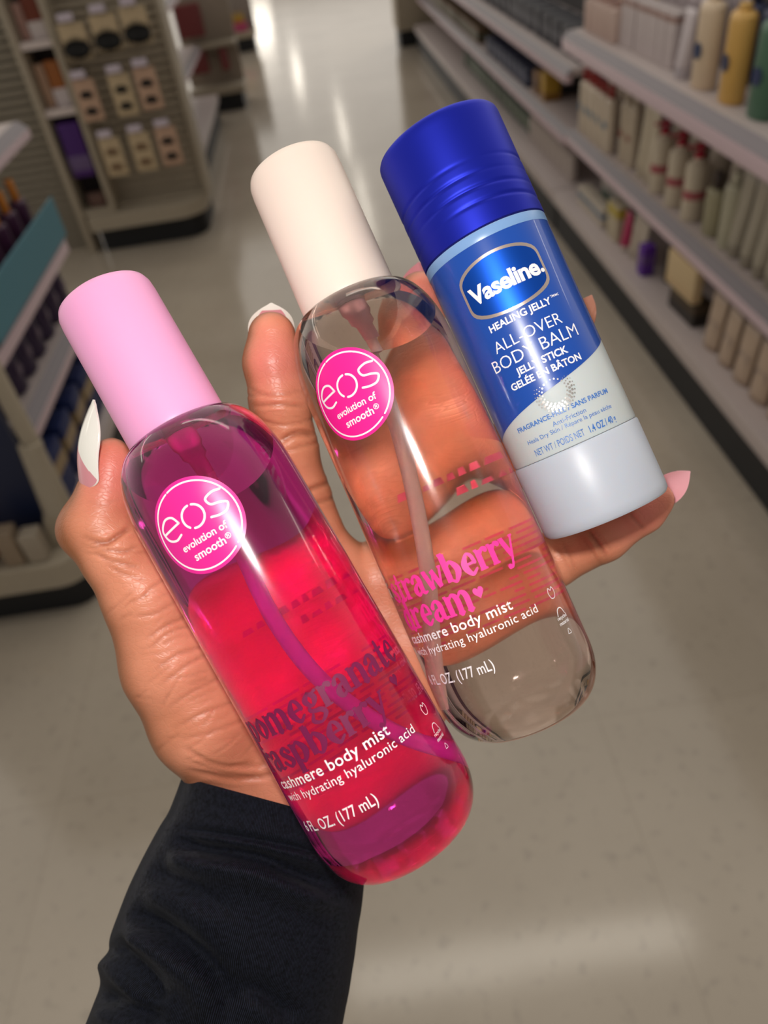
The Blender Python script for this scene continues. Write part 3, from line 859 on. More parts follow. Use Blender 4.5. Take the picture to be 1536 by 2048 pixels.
    wl.add(strokes2d([[(-1, -.4, .18), (-.6, .5, .18), (0, .75, .18), (.6, .5, .18), (1, -.4, .18)]], 1.6, ix - 1.0, 26.6))
    wl.add(fit(text2d('recycled', 0.02), ix - 3.2, ix + 1.0, 25.0)); wl.add(fit(text2d('material', 0.02), ix - 3.2, ix + 1.0, 23.6))
    wl.add(strokes2d([[(-.8, -.6, .22), (0, .8, .22), (.8, -.6, .22), (-.8, -.6, .22)]], 0.9, ix - 0.8, 21.4))
    wl.build('small_lettering', white_m, t)
    # rows of fine print on the back
    bk = Wrap(body_r, 0.06)
    random.seed(4 + gr)
    for j in range(13):
        x = 60.0 - 8
        y = 27 + j * 1.9
        while x < 82 + 8:
            w = random.uniform(1.4, 4.2)
            if random.random() < .86:
                bk.add(([(x, y), (x + w, y), (x + w, y + .75), (x, y + .75)], [(0, 1, 2, 3)]))
            x += w + .7
    for j in range(2):
        x = 50.0
        while x < 76 - 8 * j:
            w = random.uniform(1.0, 2.0)
            h_ = random.uniform(1.3, 2.4)
            bk.add(([(x, 70 - 5 * j), (x + w, 70 - 5 * j), (x + w * .8, 70 + h_ - 5 * j), (x + w * .1, 70 + h_ - 5 * j)], [(0, 1, 2, 3)]))
            x += w + 0.5
    bk.build('back_print', fine_m, t, maxlen=2)
    return t

AIR = clear_mat('air_pocket', (1, 1, 1), 1.0 / PLASTIC_IOR)
WHT = mat('white_print', (250, 244, 246), 0.5)
B1M = axis_frame(835, 1697, 195, 205, 594, 204)
B2M = axis_frame(1068, 1441, 205, 571, 310, 214)
mist_bottle('bright magenta body mist bottle with a pink cap, leftmost in the hand', B1M, clear_mat('magenta_liquid', (1.0, 0.05, 0.50), PLASTIC_IOR),
            mat('pink_cap', (250, 172, 218), 0.42, sss=0.05), mat('pump_pink', (232, 90, 170), 0.4), mat('tube_pink', (250, 160, 200), 0.35, sss=0.3),
            mat('sticker_magenta', (236, 42, 150), 0.3), mat('plum_print', (120, 14, 72), 0.4),
            [('pomegranate', -28.0, 22.8, 46.2, 5.3), ('raspberry', -28.0, 11.4, 37.6, 5.2)], 0.0,
            [(0, 0, 118), (0.5, 0, 108), (-1, 2, 90), (-2, 4, 70), (0, 6, 50), (6, 7, 30), (13, 7, 16), (17, 6, 9)], (392, 1012), WHT, mat('pink_fine_print', (210, 40, 130), 0.5), 1)
mist_bottle('clear peach body mist bottle with a cream cap, in the middle of the hand', B2M, clear_mat('peach_liquid', (0.98, 0.78, 0.69), PLASTIC_IOR),
            mat('cream_cap', (252, 232, 218), 0.42, sss=0.05), mat('pump_blush', (232, 176, 178), 0.4), mat('tube_blush', (244, 196, 188), 0.35, sss=0.3),
            mat('sticker_hot_pink', (250, 36, 150), 0.3), mat('hot_pink_print', (246, 60, 160), 0.4),
            [('strawberry', -26.2, 14.4, 44.6, 5.4), ('dream', -25.6, -2.0, 36.8, 5.4)], -2.4,
            [(0, 0, 118), (-0.5, 0, 108), (-1, 1, 95), (-3, 3, 75), (-7, 5, 50), (-12, 6, 28), (-15, 6, 12)], (765, 702), WHT, mat('peach_fine_print', (236, 90, 130), 0.5), 0)

# balm stick
STM = axis_frame(1213, 1030, 203, 873, 280, 203)
bs = thing('balm_stick', 'dark blue balm stick with clear base, rightmost in the hand', 'balm stick', STM)
GROOVES = [(96.2, .9), (92.6, 1.1), (89.0, 1.2), (85.4, 1.2)]
def cap_r(s, th):
    r = 17.45
    for g, a in GROOVES:
        c = g + a * math.cos(th * 1.6) - 0.6
        w = 0.55 + 0.45 * math.cos(th * 2.2 + 1.2 * (g - 90) * 0.3)
        r -= 0.34 * max(0.0, w) * math.exp(-((s - c) / 0.5) ** 2)
    return r
V, F = [], []
NT = 120
ss = list(np.linspace(80.2, 84, 5)) + list(np.linspace(84.2, 99, 75)) + list(np.linspace(99.6, 109.4, 8))
rows_ = [[(cap_r(s, 2 * math.pi * i / NT - math.pi), s) for i in range(NT)] for s in ss]
for (r, s) in ((17.3, 110.3), (16.9, 110.9), (16.2, 111.3), (10, 111.4)):
    rows_.append([(r, s)] * NT)
rows_.insert(0, [(16.9, 80.0)] * NT)
for rw in rows_:
    for i, (r, s) in enumerate(rw):
        th = 2 * math.pi * i / NT - math.pi
        V.append((r * math.sin(th) / 1000, -r * math.cos(th) / 1000, s / 1000))
for j in range(len(rows_) - 1):
    for i in range(NT):
        F.append((j * NT + i, j * NT + (i + 1) % NT, (j + 1) * NT + (i + 1) % NT, (j + 1) * NT + i))
F.append(tuple(range(NT))[::-1]); F.append(tuple((len(rows_) - 1) * NT + i for i in range(NT)))
mesh('cap', V, F, mat('satin_blue_cap', (28, 40, 176), 0.48, metal=0.75), bs, True, sharp=50)
FROST = mat('frosted_balm', (206, 212, 212), 0.3, sss=0.25)
MB().lathe([(.0170, .0212), (.0172, .0216), (.0172, .0794), (.0168, .0799)], 96).build('body', FROST, bs, True)
MB().lathe([(.0145, 0.0), (.0166, 0.0003), (.0173, .0012), (.0174, .003), (.01745, .0205), (.0172, .0210), (.0165, .0212)], 96).build('twist_base', mat('frosted_base', (190, 195, 206), 0.38, sss=0.3), bs, True)
st_r = lambda s: 17.2
# printed sleeve: blue down to a rising diagonal edge
V, F = [], []
NA, NS = 96, 28
for i in range(NA + 1):
    th = -math.pi + 2 * math.pi * i / NA
    x = th * 17.4
    lo = 36.4 + 0.2 * x + 0.0035 * x * abs(x) if abs(x) < 24 else (36.4 + 0.2 * math.copysign(24, x) + 0.0035 * math.copysign(576, x)) * 1.0
    for j in range(NS + 1):
        s = lo + (79.6 - lo) * j / NS
        V.append((17.28 * math.sin(th) / 1000, -17.28 * math.cos(th) / 1000, s / 1000))
for i in range(NA):
    for j in range(NS):
        F.append((i * (NS + 1) + j, (i + 1) * (NS + 1) + j, (i + 1) * (NS + 1) + j + 1, i * (NS + 1) + j + 1))
lb = mesh('wrap_label', V, F, mat('label_blue', (18, 74, 168), 0.3, coat=0.5), bs, True)
MB().lathe([(.01733, .0772), (.01736, .0773), (.01736, .0796), (.01733, .0797)], 96, False, False).build('pale_band', mat('pale_blue_band', (128, 166, 214), 0.3), lb, True)
def emblem2d(sc, cx=0.8, cy=65.9, a=11.5, n=72, rings=10):
    V, F = [(cx, cy)], []
    for j in range(1, rings + 1):
        for i in range(n):
            q = 2 * math.pi * i / n
            c, s_ = math.cos(q), math.sin(q)
            k = (abs(c) ** 7 + abs(s_) ** 7) ** (-1 / 7)
            u, v = k * c, k * s_
            aa = a - (1 - sc)
            hh = (7.9 - 2.5 * u * u) - (1 - sc)
            V.append((cx + aa * u * j / rings, cy + hh * v * j / rings))
    for i in range(n):
        F.append((0, 1 + i, 1 + (i + 1) % n))
        for j in range(rings - 1):
            F.append((1 + j * n + i, 1 + (j + 1) * n + i, 1 + (j + 1) * n + (i + 1) % n, 1 + j * n + (i + 1) % n))
    return V, F
em = Wrap(st_r, 0.14).add(emblem2d(1.0)).build('emblem_rim', mat('rose_gold_foil', (224, 204, 192), 0.3, metal=0.8), lb, 3, 17.4)
Wrap(st_r, 0.19).add(emblem2d(0.25)).build('emblem_field', mat('blue_foil', (18, 84, 196), 0.42, metal=0.8), em, 3, 17.4)
wr = Wrap(st_r, 0.26)
wr.add(fit(text2d('Vaseline', 0.035, 0.94), -8.9, 10.4, 63.6, 6.0)); wr.add(disc2d(11.1, 64.2, 0.55))
wr.build('brand_lettering', WHT, em, 1.3, 17.4)
wl = Wrap(st_r, 0.16)
wl.add(fit(text2d('HEALING JELLY', 0.028), -7.6, 9.6, 55.6)); wl.add(fit(text2d('TM/MC', 0.02), 9.9, 12.6, 57.0))
wl.add(fit(text2d('ALL-OVER', -0.006), -8.6, 10.2, 50.2)); wl.add(fit(text2d('BODY BALM', -0.006), -11.3, 13.2, 45.9, 4.6))
wl.add(fit(text2d('JELLY STICK', 0.028), -5.8, 8.2, 42.9)); wl.add(fit(text2d('GELÉE EN BÂTON', 0.028), -8.8, 10.8, 40.0))
wl.build('white_lettering', WHT, lb, 1.3, 17.4)
dots = Wrap(st_r, 0.18)
for rr_, nn, base in ((3.1, 20, .22), (3.75, 24, .34), (4.4, 28, .30), (5.0, 32, .2)):
    for i in range(nn):
        a = 2 * math.pi * i / nn + rr_
        m_ = math.cos(a - math.radians(215)) * .5 + math.cos(a - math.radians(330)) * .5
        top = math.sin(a)
        w = base * max(0.0, min(1, .55 - .75 * top + .25 * abs(math.cos(a)))) if rr_ > 3.3 else base * (1 if top < 0.95 else .5)
        if w > .08:
            dots.add(disc2d(0.9 + rr_ * math.cos(a), 35.4 + rr_ * math.sin(a), w * 1.05, 10))
dots.build('silver_dots', mat('silver_foil', (206, 200, 196), 0.3, metal=0.85), bs, 3, 17.4)
bl = Wrap(st_r, 0.12)
bl.add(fit(text2d('FRAGRANCE-FREE / SANS PARFUM', 0.02), -12.6, 14.2, 29.7)); bl.add(fit(text2d('Anti-Friction', 0.0), -2.9, 6.0, 27.5))
bl.add(fit(text2d('Heals Dry Skin / Répare la peau sèche', 0.0), -11.2, 13.2, 25.9)); bl.add(fit(text2d('NET WT / POIDS NET', 0.0), -10.4, 3.4, 22.4, 2.5)); bl.add(fit(text2d('1.4 OZ / 40 g', 0.02), 4.8, 12.9, 22.4, 2.5))
bl.build('blue_lettering', mat('blue_print', (62, 118, 196), 0.4), bs, 1.3, 17.4)

# ------------------------------------------------------------------ the hand (left hand, palm to the viewer) and sleeve
def C3(u, v, d):                              # mm, in the frame of the holder's own view
    return np.array([(u - 768) / FPX * d, -(v - 1024) / FPX * d, -d], float)
# chains: (u, v, depth, radius mm)
THUMB = [(345, 1330, 226, 14.0), (292, 1195, 221, 12.0), (236, 1105, 218, 10.6), (200, 1052, 216.5, 10.0), (211, 992, 216, 7.7), (221, 938, 215.5, 6.3), (224, 910, 215.2, 5.0)]
INDEX = [(650, 1130, 243, 10.5), (602, 990, 236, 8.9), (577, 898, 228, 8.7), (560, 805, 223.5, 8.8), (546, 725, 221.6, 8.5), (544, 672, 220.5, 7.0)]
MIDDLE = [(790, 1150, 246, 10.5), (822, 1010, 247, 9.6), (828, 870, 246.5, 9.2), (826, 735, 244, 9.0), (834, 645, 239, 8.6), (841, 590, 235, 7.2)]
RING = [(875, 1180, 247, 10.2), (965, 1010, 246, 9.2), (1035, 880, 239, 8.6), (1105, 755, 230, 7.8), (1137, 690, 227, 7.2), (1148, 664, 226, 6.0)]
PINKY = [(930, 1240, 245, 10.0), (1010, 1165, 243, 9.2), (1100, 1122, 236, 8.6), (1205, 1072, 227.5, 7.6), (1285, 1020, 221.5, 6.5), (1312, 1000, 220, 5.2)]
PALM = [[(660, 1150, 245, 10.5), (600, 1350, 243, 13), (505, 1560, 243, 15)], [(790, 1150, 248.5, 10.5), (680, 1360, 245, 13), (540, 1575, 244, 15)],
        [(875, 1180, 249, 10.2), (740, 1370, 246, 12.5), (570, 1590, 244, 15)], [(930, 1240, 247.5, 10.0), (800, 1400, 243, 13.5), (620, 1610, 241, 14.5)],
        [(345, 1330, 226, 14.0), (412, 1440, 231, 15.0), (482, 1545, 243, 13.0)], [(300, 1200, 222, 9.5), (470, 1190, 236, 9.0), (680, 1160, 246, 9.5)],
        [(380, 1330, 232, 14), (560, 1260, 242, 11), (680, 1170, 246, 10)], [(474, 1490, 242, 14.0), (502, 1610, 245, 11.5), (460, 1900, 238, 12.0)],
        [(600, 1540, 241, 15.0), (590, 1640, 240, 14.0), (530, 1920, 236, 14.0)]]
def segs(ch):
    P = [(C3(u, v, d), r) for u, v, d, r in ch]
    return [(P[i][0], P[i + 1][0], P[i][1], P[i + 1][1]) for i in range(len(P) - 1)]
def cone_d(X, s):
    a, b, ra, rb = s
    ab = (b - a).astype(np.float32)
    L2 = float(ab @ ab)
    pa = X - a.astype(np.float32)
    t = np.clip(pa @ ab / L2, 0, 1)
    return np.linalg.norm(pa - t[:, None] * ab, axis=1) - (ra + (rb - ra) * t)
def smin(a, b, k):
    h = np.maximum(k - np.abs(a - b), 0) / k
    return np.minimum(a, b) - h * h * k * 0.25
G_PALM = [s for c in PALM for s in segs(c)]
G_FING = [segs(c) for c in (INDEX, MIDDLE, RING, PINKY)]
G_THUMB = segs(THUMB)
KNUCKLE = [(C3(165, 1062, 218), C3(172, 1052, 217), 6.6, 6.4)]           # bent thumb joint
def sdf(X):
    def chain(S_, k):
        d = cone_d(X, S_[0])
        for s in S_[1:]:
            d = smin(d, cone_d(X, s), k)
        return d
    palm = chain(G_PALM, 9.0)
    fing = None
    for c in G_FING:
        d = chain(c, 2.5)
        fing = d if fing is None else smin(fing, d, 1.2)
    d = smin(palm, fing, 6.0)
    th = smin(chain(G_THUMB, 3.0), cone_d(X, KNUCKLE[0]), 5.0)
    return smin(d, th, 5.0)

def hand_mesh(h=0.75):
    allp = [s for s in G_PALM + G_THUMB + sum(G_FING, [])]
    lo = np.min([np.minimum(s[0], s[1]) - max(s[2], s[3]) for s in allp], axis=0) - 3
    hi = np.max([np.maximum(s[0], s[1]) + max(s[2], s[3]) for s in allp], axis=0) + 3
    K = 4
    n = (np.ceil((hi - lo) / (h * K)).astype(int) + 1) * K
    nc = n // K
    ax = [lo[i] + (np.arange(nc[i]) + 0.5) * h * K - h / 2 for i in range(3)]
    gc = np.stack(np.meshgrid(*ax, indexing='ij'), -1).reshape(-1, 3).astype(np.float32)
    dc = sdf(gc)
    D = np.repeat(np.repeat(np.repeat(dc.reshape(nc), K, 0), K, 1), K, 2).astype(np.float32)
    act = np.nonzero(np.abs(dc) < h * K * 1.9)[0]
    I = np.stack(np.unravel_index(act, nc), -1)
    off = np.stack(np.meshgrid(*[np.arange(K)] * 3, indexing='ij'), -1).reshape(-1, 3)
    idx = (I[:, None, :] * K + off[None]).reshape(-1, 3)
    X = (lo + idx * h).astype(np.float32)
    out = np.empty(len(X), np.float32)
    for i in range(0, len(X), 200000):
        out[i:i + 200000] = sdf(X[i:i + 200000])
    D[idx[:, 0], idx[:, 1], idx[:, 2]] = out
    # surface nets
    ins = D < 0
    c = np.zeros(np.array(D.shape) - 1, np.int8)
    for dx in (0, 1):
        for dy in (0, 1):
            for dz in (0, 1):
                c += ins[dx:D.shape[0] - 1 + dx, dy:D.shape[1] - 1 + dy, dz:D.shape[2] - 1 + dz]
    cells = np.argwhere((c > 0) & (c < 8))
    vid = -np.ones(c.shape, np.int64)
    vid[tuple(cells.T)] = np.arange(len(cells))
    acc = np.zeros((len(cells), 3)); cnt = np.zeros(len(cells))
    corners = [(x, y, z) for x in (0, 1) for y in (0, 1) for z in (0, 1)]
    for a in corners:
        for k in range(3):
            if a[k]: continue
            b = list(a); b[k] = 1
            va = D[tuple((cells + a).T)]; vb = D[tuple((cells + b).T)]
            m = (va < 0) != (vb < 0)
            t = va[m] / (va[m] - vb[m])
            p = np.tile(np.array(a, float), (m.sum(), 1)); p[:, k] += t
            acc[m] += p; cnt[m] += 1
    V = lo + (cells + acc / cnt[:, None]) * h
    F = []
    for k in range(3):
        i, j = (k + 1) % 3, (k + 2) % 3
        sl = [slice(1, -1)] * 3; sl[k] = slice(0, -1)
        A = ins[tuple(sl)]
        sl2 = list(sl); sl2[k] = slice(1, None)
        B = ins[tuple(sl2)]
        e = np.argwhere(A != B)
        st = A[tuple(e.T)]
        base = e.copy(); base += 1; base[:, k] -= 1
        q = []
        for (oi, oj) in ((0, 0), (1, 0), (1, 1), (0, 1)):
            w = base.copy(); w[:, i] -= oi; w[:, j] -= oj
            q.append(vid[tuple(w.T)])
        q = np.stack(q, 1)
        ok = (q >= 0).all(1)
        q, st = q[ok], st[ok]
        F.append(np.where(st[:, None], q, q[:, ::-1]))
    return V, np.concatenate(F)

HV, HF = hand_mesh()
def vnormals(V, F):
    a, b, c_, d = (V[F[:, i]] for i in range(4))
    fn = np.cross(c_ - a, d - b)
    N = np.zeros_like(V)
    for i in range(4):
        np.add.at(N, F[:, i], fn)
    return N / (np.linalg.norm(N, axis=1)[:, None] + 1e-12)
def relax(V, F, it):
    e = np.concatenate([F[:, [0, 1]], F[:, [1, 2]], F[:, [2, 3]], F[:, [3, 0]]])
    for _ in range(it):
        A = np.zeros_like(V); n = np.zeros(len(V))
        np.add.at(A, e[:, 0], V[e[:, 1]]); np.add.at(n, e[:, 0], 1)
        np.add.at(A, e[:, 1], V[e[:, 0]]); np.add.at(n, e[:, 1], 1)
        V = V * 0.5 + 0.5 * A / n[:, None]
    return V
HV = relax(HV, HF, 4)
HN = vnormals(HV, HF)
# skin creases: lines over the palm side, (points u v), depth mm, width mm
CREASES = [([(172, 1003), (205, 1009), (238, 997)], .18, .5), ([(165, 1072), (205, 1087), (246, 1062)], .45, .6), ([(186, 1083), (214, 1086), (240, 1070), (264, 1050)], .75, .8),
  ([(172, 1092), (212, 1100), (250, 1102), (280, 1090)], .5, .6), ([(185, 1102), (225, 1122), (285, 1136)], .45, .6), ([(200, 1120), (250, 1150), (300, 1160)], .3, .6),
  ([(280, 1200), (307, 1172), (345, 1150)], .35, .6), ([(262, 1235), (310, 1226), (362, 1198)], .3, .6), ([(290, 1280), (332, 1252), (392, 1225)], .4, .6), ([(296, 1300), (342, 1264), (420, 1240)], .35, .5),
  ([(306, 1342), (369, 1302), (440, 1290)], .4, .6), ([(316, 1372), (402, 1315), (470, 1312)], .35, .6), ([(330, 1420), (400, 1375), (480, 1340)], .3, .6), ([(345, 1458), (420, 1420), (500, 1395)], .35, .6),
  ([(355, 1480), (430, 1462), (520, 1425)], .3, .6), ([(366, 1492), (436, 1530), (530, 1530)], .45, .7), ([(374, 1540), (478, 1558), (560, 1545)], .55, .8), ([(372, 1520), (450, 1545), (540, 1560)], .3, .6),
  ([(494, 776), (539, 790), (604, 783)], .35, .6), ([(500, 812), (560, 809), (614, 812)], .5, .7), ([(512, 838), (566, 850), (624, 840)], .35, .5), ([(555, 884), (597, 866), (632, 868)], .9, .9),
  ([(570, 903), (620, 888), (640, 880)], .4, .6), ([(596, 990), (630, 976), (662, 962)], .7, .8), ([(612, 1010), (650, 1000), (680, 990)], .4, .7),
  ([(1176, 1060), (1195, 1086), (1214, 1116)], .6, .7), ([(1186, 1056), (1206, 1082), (1226, 1104)], .3, .5), ([(1255, 1022), (1272, 1042), (1290, 1060)], .4, .6)]
random.seed(11)
for (u0, v0, u1, v1, n_) in ((240, 1190, 400, 1260, 10), (280, 1270, 440, 1400, 18), (330, 1400, 520, 1540, 18), (490, 770, 610, 900, 7), (180, 1060, 280, 1130, 6), (560, 1000, 700, 1250, 14), (1120, 1080, 1240, 1130, 6)):
    for _ in range(n_):
        u, v = random.uniform(u0, u1), random.uniform(v0, v1)
        a = math.radians(random.gauss(-27, 14))
        if u0 == 490 or u0 == 180: a = math.radians(random.gauss(5, 8))
        if u0 == 1120: a = math.radians(random.gauss(55, 8))
        l = random.uniform(14, 42)
        CREASES.append(([(u - l * math.cos(a), v - l * math.sin(a)), (u, v + random.uniform(-4, 4)), (u + l * math.cos(a), v + l * math.sin(a))], random.uniform(.08, .24), random.uniform(.35, .6)))
def px(V):
    return np.stack([768 + FPX * V[:, 0] / -V[:, 2], 1024 - FPX * V[:, 1] / -V[:, 2]], 1)
UVP = px(HV)
front = HN[:, 2] > -0.15
crease_amt = np.zeros(len(HV))
for pts, dep, wid in CREASES:
    line = np.array([p[:2] for p in spline([(a, b) for a, b in pts], 8)])
    bb = (UVP[:, 0] > line[:, 0].min() - 20) & (UVP[:, 0] < line[:, 0].max() + 20) & (UVP[:, 1] > line[:, 1].min() - 20) & (UVP[:, 1] < line[:, 1].max() + 20) & front
    ii = np.nonzero(bb)[0]
    if not len(ii): continue
    best = np.full(len(ii), 1e9); tt = np.zeros(len(ii))
    for k in range(len(line) - 1):
        a, b = line[k], line[k + 1]
        ab = b - a
        t = np.clip(((UVP[ii] - a) @ ab) / (ab @ ab), 0, 1)
        dd = np.linalg.norm(UVP[ii] - a - t[:, None] * ab, axis=1)
        tt = np.where(dd < best, (k + t) / (len(line) - 1), tt)
        best = np.minimum(best, dd)
    mm = best * 225 / FPX
    amt = dep * np.exp(-(mm / wid) ** 2) * np.clip(np.minimum(tt, 1 - tt) * 5 + .1, 0, 1)
    amt -= 0.25 * dep * np.exp(-((mm - 2.0 * wid) / wid) ** 2) * np.clip(np.minimum(tt, 1 - tt) * 5, 0, 1)
    crease_amt[ii] += amt
HV2 = HV - HN * crease_amt[:, None]
# pigment: paler palm side, browner back; darker in the crease lines and over the thumb joint
th_d = np.linalg.norm(HV - C3(150, 1058, 217), axis=1)
palm_dir = np.array([0.34, 0.0, 0.94])
w = np.clip((HN @ palm_dir - 0.22) / 0.66, 0, 1)
w = w * w * (3 - 2 * w)
w = np.clip(w - 0.85 * np.exp(-(th_d / 11.0) ** 2), 0, 1)
tip = np.zeros(len(HV))                      # rosier finger pads
for q in (C3(546, 720, 214), C3(222, 945, 209), C3(1280, 1015, 216), C3(841, 600, 229)):
    tip = np.maximum(tip, np.exp(-(np.linalg.norm(HV - q, axis=1) / 11.0) ** 2))
pig = np.stack([w, np.clip(crease_amt / 0.7, 0, 1), tip * w, np.ones_like(w)], 1)

def skin_material():
    m = bpy.data.materials.new('skin')
    m.use_nodes = True
    nt = m.node_tree
    L = nt.links.new
    b = nt.nodes['Principled BSDF']
    at = nt.nodes.new('ShaderNodeVertexColor'); at.layer_name = 'pigment'
    sp_ = nt.nodes.new('ShaderNodeSeparateColor')
    tc = nt.nodes.new('ShaderNodeTexCoord')
    def mix(a, c, blend='MIX'):
        x = nt.nodes.new('ShaderNodeMix'); x.data_type = 'RGBA'; x.blend_type = blend
        if a: x.inputs[6].default_value = a
        if c: x.inputs[7].default_value = c
        return x
    m1 = mix(lin((166, 100, 60)), lin((240, 158, 124)))
    L(at.outputs['Color'], sp_.inputs[0]); L(sp_.outputs[0], m1.inputs[0])
    m4 = mix(None, lin((240, 140, 124)))
    L(sp_.outputs[2], m4.inputs[0])
    n1 = nt.nodes.new('ShaderNodeTexNoise'); n1.inputs['Scale'].default_value = 55; n1.inputs['Detail'].default_value = 5
    r1 = nt.nodes.new('ShaderNodeValToRGB')
    r1.color_ramp.elements[0].position = .35; r1.color_ramp.elements[0].color = (.80, .74, .66, 1)
    r1.color_ramp.elements[1].position = .62; r1.color_ramp.elements[1].color = (1, 1, 1, 1)
    m2 = mix(None, None, 'MULTIPLY'); m2.inputs[0].default_value = 0.8
    L(tc.outputs['Object'], n1.inputs['Vector']); L(n1.outputs['Fac'], r1.inputs['Fac'])
    L(m1.outputs[2], m4.inputs[6]); L(m4.outputs[2], m2.inputs[6]); L(r1.outputs['Color'], m2.inputs[7])
    m3 = mix(None, lin((132, 66, 40)))
    cm = nt.nodes.new('ShaderNodeMath'); cm.operation = 'MULTIPLY'; cm.inputs[1].default_value = 0.5
    L(sp_.outputs[1], cm.inputs[0]); L(cm.outputs[0], m3.inputs[0]); L(m2.outputs[2], m3.inputs[6])
    L(m3.outputs[2], b.inputs['Base Color'])
    b.inputs['Roughness'].default_value = 0.4
    b.inputs['Specular IOR Level'].default_value = 0.5
    b.inputs['Subsurface Weight'].default_value = 0.12
    b.inputs['Subsurface Radius'].default_value = (0.0035, 0.0014, 0.0008)
    b.inputs['Subsurface Scale'].default_value = 1.0
    # fine skin lines
    mp = nt.nodes.new('ShaderNodeMapping'); mp.inputs['Rotation'].default_value = (0.2, 0.5, 0.45); mp.inputs['Scale'].default_value = (1, 2.6, 1)
    v = nt.nodes.new('ShaderNodeTexVoronoi'); v.feature = 'DISTANCE_TO_EDGE'; v.inputs['Scale'].default_value = 420
    n2 = nt.nodes.new('ShaderNodeTexNoise'); n2.inputs['Scale'].default_value = 240; n2.inputs['Detail'].default_value = 4
    mul = nt.nodes.new('ShaderNodeMath'); mul.operation = 'ADD'
    cl = nt.nodes.new('ShaderNodeMath'); cl.operation = 'MINIMUM'; cl.inputs[1].default_value = 0.12
    sc = nt.nodes.new('ShaderNodeMath'); sc.operation = 'MULTIPLY'; sc.inputs[1].default_value = 4.0
    L(tc.outputs['Object'], mp.inputs['Vector']); L(mp.outputs['Vector'], v.inputs['Vector']); L(mp.outputs['Vector'], n2.inputs['Vector'])
    L(v.outputs['Distance'], cl.inputs[0]); L(cl.outputs[0], sc.inputs[0]); L(sc.outputs[0], mul.inputs[0]); L(n2.outputs['Fac'], mul.inputs[1])
    bp = nt.nodes.new('ShaderNodeBump'); bp.inputs['Strength'].default_value = 0.5; bp.inputs['Distance'].default_value = 0.00014
    L(mul.outputs[0], bp.inputs['Height']); L(bp.outputs['Normal'], b.inputs['Normal'])
    return m

WR = cam_pt(520, 1640, 238)                    # the wrist, base of the person's arm in view
person = thing('person', 'left hand in a black sleeve, palm up, gripping two mist bottles and a balm stick', 'person', Matrix.Translation(WR))
def to_local(V):                               # mm in the holder's view frame -> metres from the wrist
    A = np.array(M3)
    return (np.asarray(V) / 1000.0) @ A.T + np.array(EYEP) - np.array(WR)
hand = mesh('hand', to_local(HV2), HF.tolist(), skin_material(), person, True)
ca = hand.data.color_attributes.new('pigment', 'FLOAT_COLOR', 'POINT')
ca.data.foreach_set('color', pig.astype(np.float32).ravel())

# ---- nails
NAILP = mat('nail_pink_gel', (224, 150, 158), 0.12, coat=0.6)
NAILW = mat('nail_white_gel', (248, 246, 236), 0.15, coat=0.6)
NAILL = mat('nail_pale_pink_gel', (244, 176, 184), 0.12, coat=0.6)
NAILN = mat('nail_nude_gel', (196, 138, 112), 0.14, coat=0.6)
def nail(base, tip, nrm, W_, arch, mats, pick, label=None, point=1.7, lift=0.06, under=None, NL=30, NW=14):
    under = under or (lambda s, x: 0)
    o, q = C3(*base), C3(*tip)
    t = q - o; L_ = np.linalg.norm(t); t /= L_
    n = np.array(nrm, float); n -= t * (n @ t); n /= np.linalg.norm(n)
    w_ = np.cross(n, t)
    V, F, fm = [], [], []
    for lay in (0, 1):
        for i in range(NL + 1):
            s = i / NL
            hw = W_ / 2 * (math.sqrt(max(0, 1 - (1 - s / .16) ** 2)) if s < .16 else 1.0)
            if s > .45: hw *= max(0.04, 1 - ((s - .45) / .55) ** point)
            for j in range(NW + 1):
                x = -1 + 2 * j / NW
                z = -arch * (x * hw / (W_ / 2)) ** 2 + lift * L_ * math.sin(math.pi * min(1, s * 1.05)) - lay * 0.55
                V.append(o + t * (s * L_) + w_ * (x * hw) + n * z)
    st_ = (NL + 1) * (NW + 1)
    for i in range(NL):
        for j in range(NW):
            a = i * (NW + 1) + j
            F.append((a, a + 1, a + NW + 2, a + NW + 1)); fm.append(pick((i + .5) / NL, -1 + 2 * (j + .5) / NW))
            F.append((a + st_ + NW + 1, a + st_ + NW + 2, a + st_ + 1, a + st_)); fm.append(under((i + .5) / NL, -1 + 2 * (j + .5) / NW))
    rim = [j for j in range(NW + 1)] + [(i + 1) * (NW + 1) + NW for i in range(NL)] + [NL * (NW + 1) + j for j in range(NW - 1, -1, -1)] + [i * (NW + 1) for i in range(NL - 1, 0, -1)]
    for k in range(len(rim)):
        a, b = rim[k], rim[(k + 1) % len(rim)]
        F.append((b, a, a + st_, b + st_)); fm.append(mats.index(mats[-1]) if pick(.95, 0) else 0)
    o_ = mesh('fingernail', to_local(V), F, None, person, True, mats=mats, fm=fm, sharp=60)
    if label: o_['label'] = label
    return o_, (o, t, w_, n, L_)
tn, fr = nail((162, 976, 210.5), (186, 799, 208.0), (-0.74, 0.02, 0.67), 12.6, 2.6, [NAILP, NAILW], lambda s, x: 1 if s > 0.40 + 0.26 * x else 0, 'long almond thumb nail, pink with a white diagonal and a raised swirl', 2.5, 0.08, None, 110, 60)
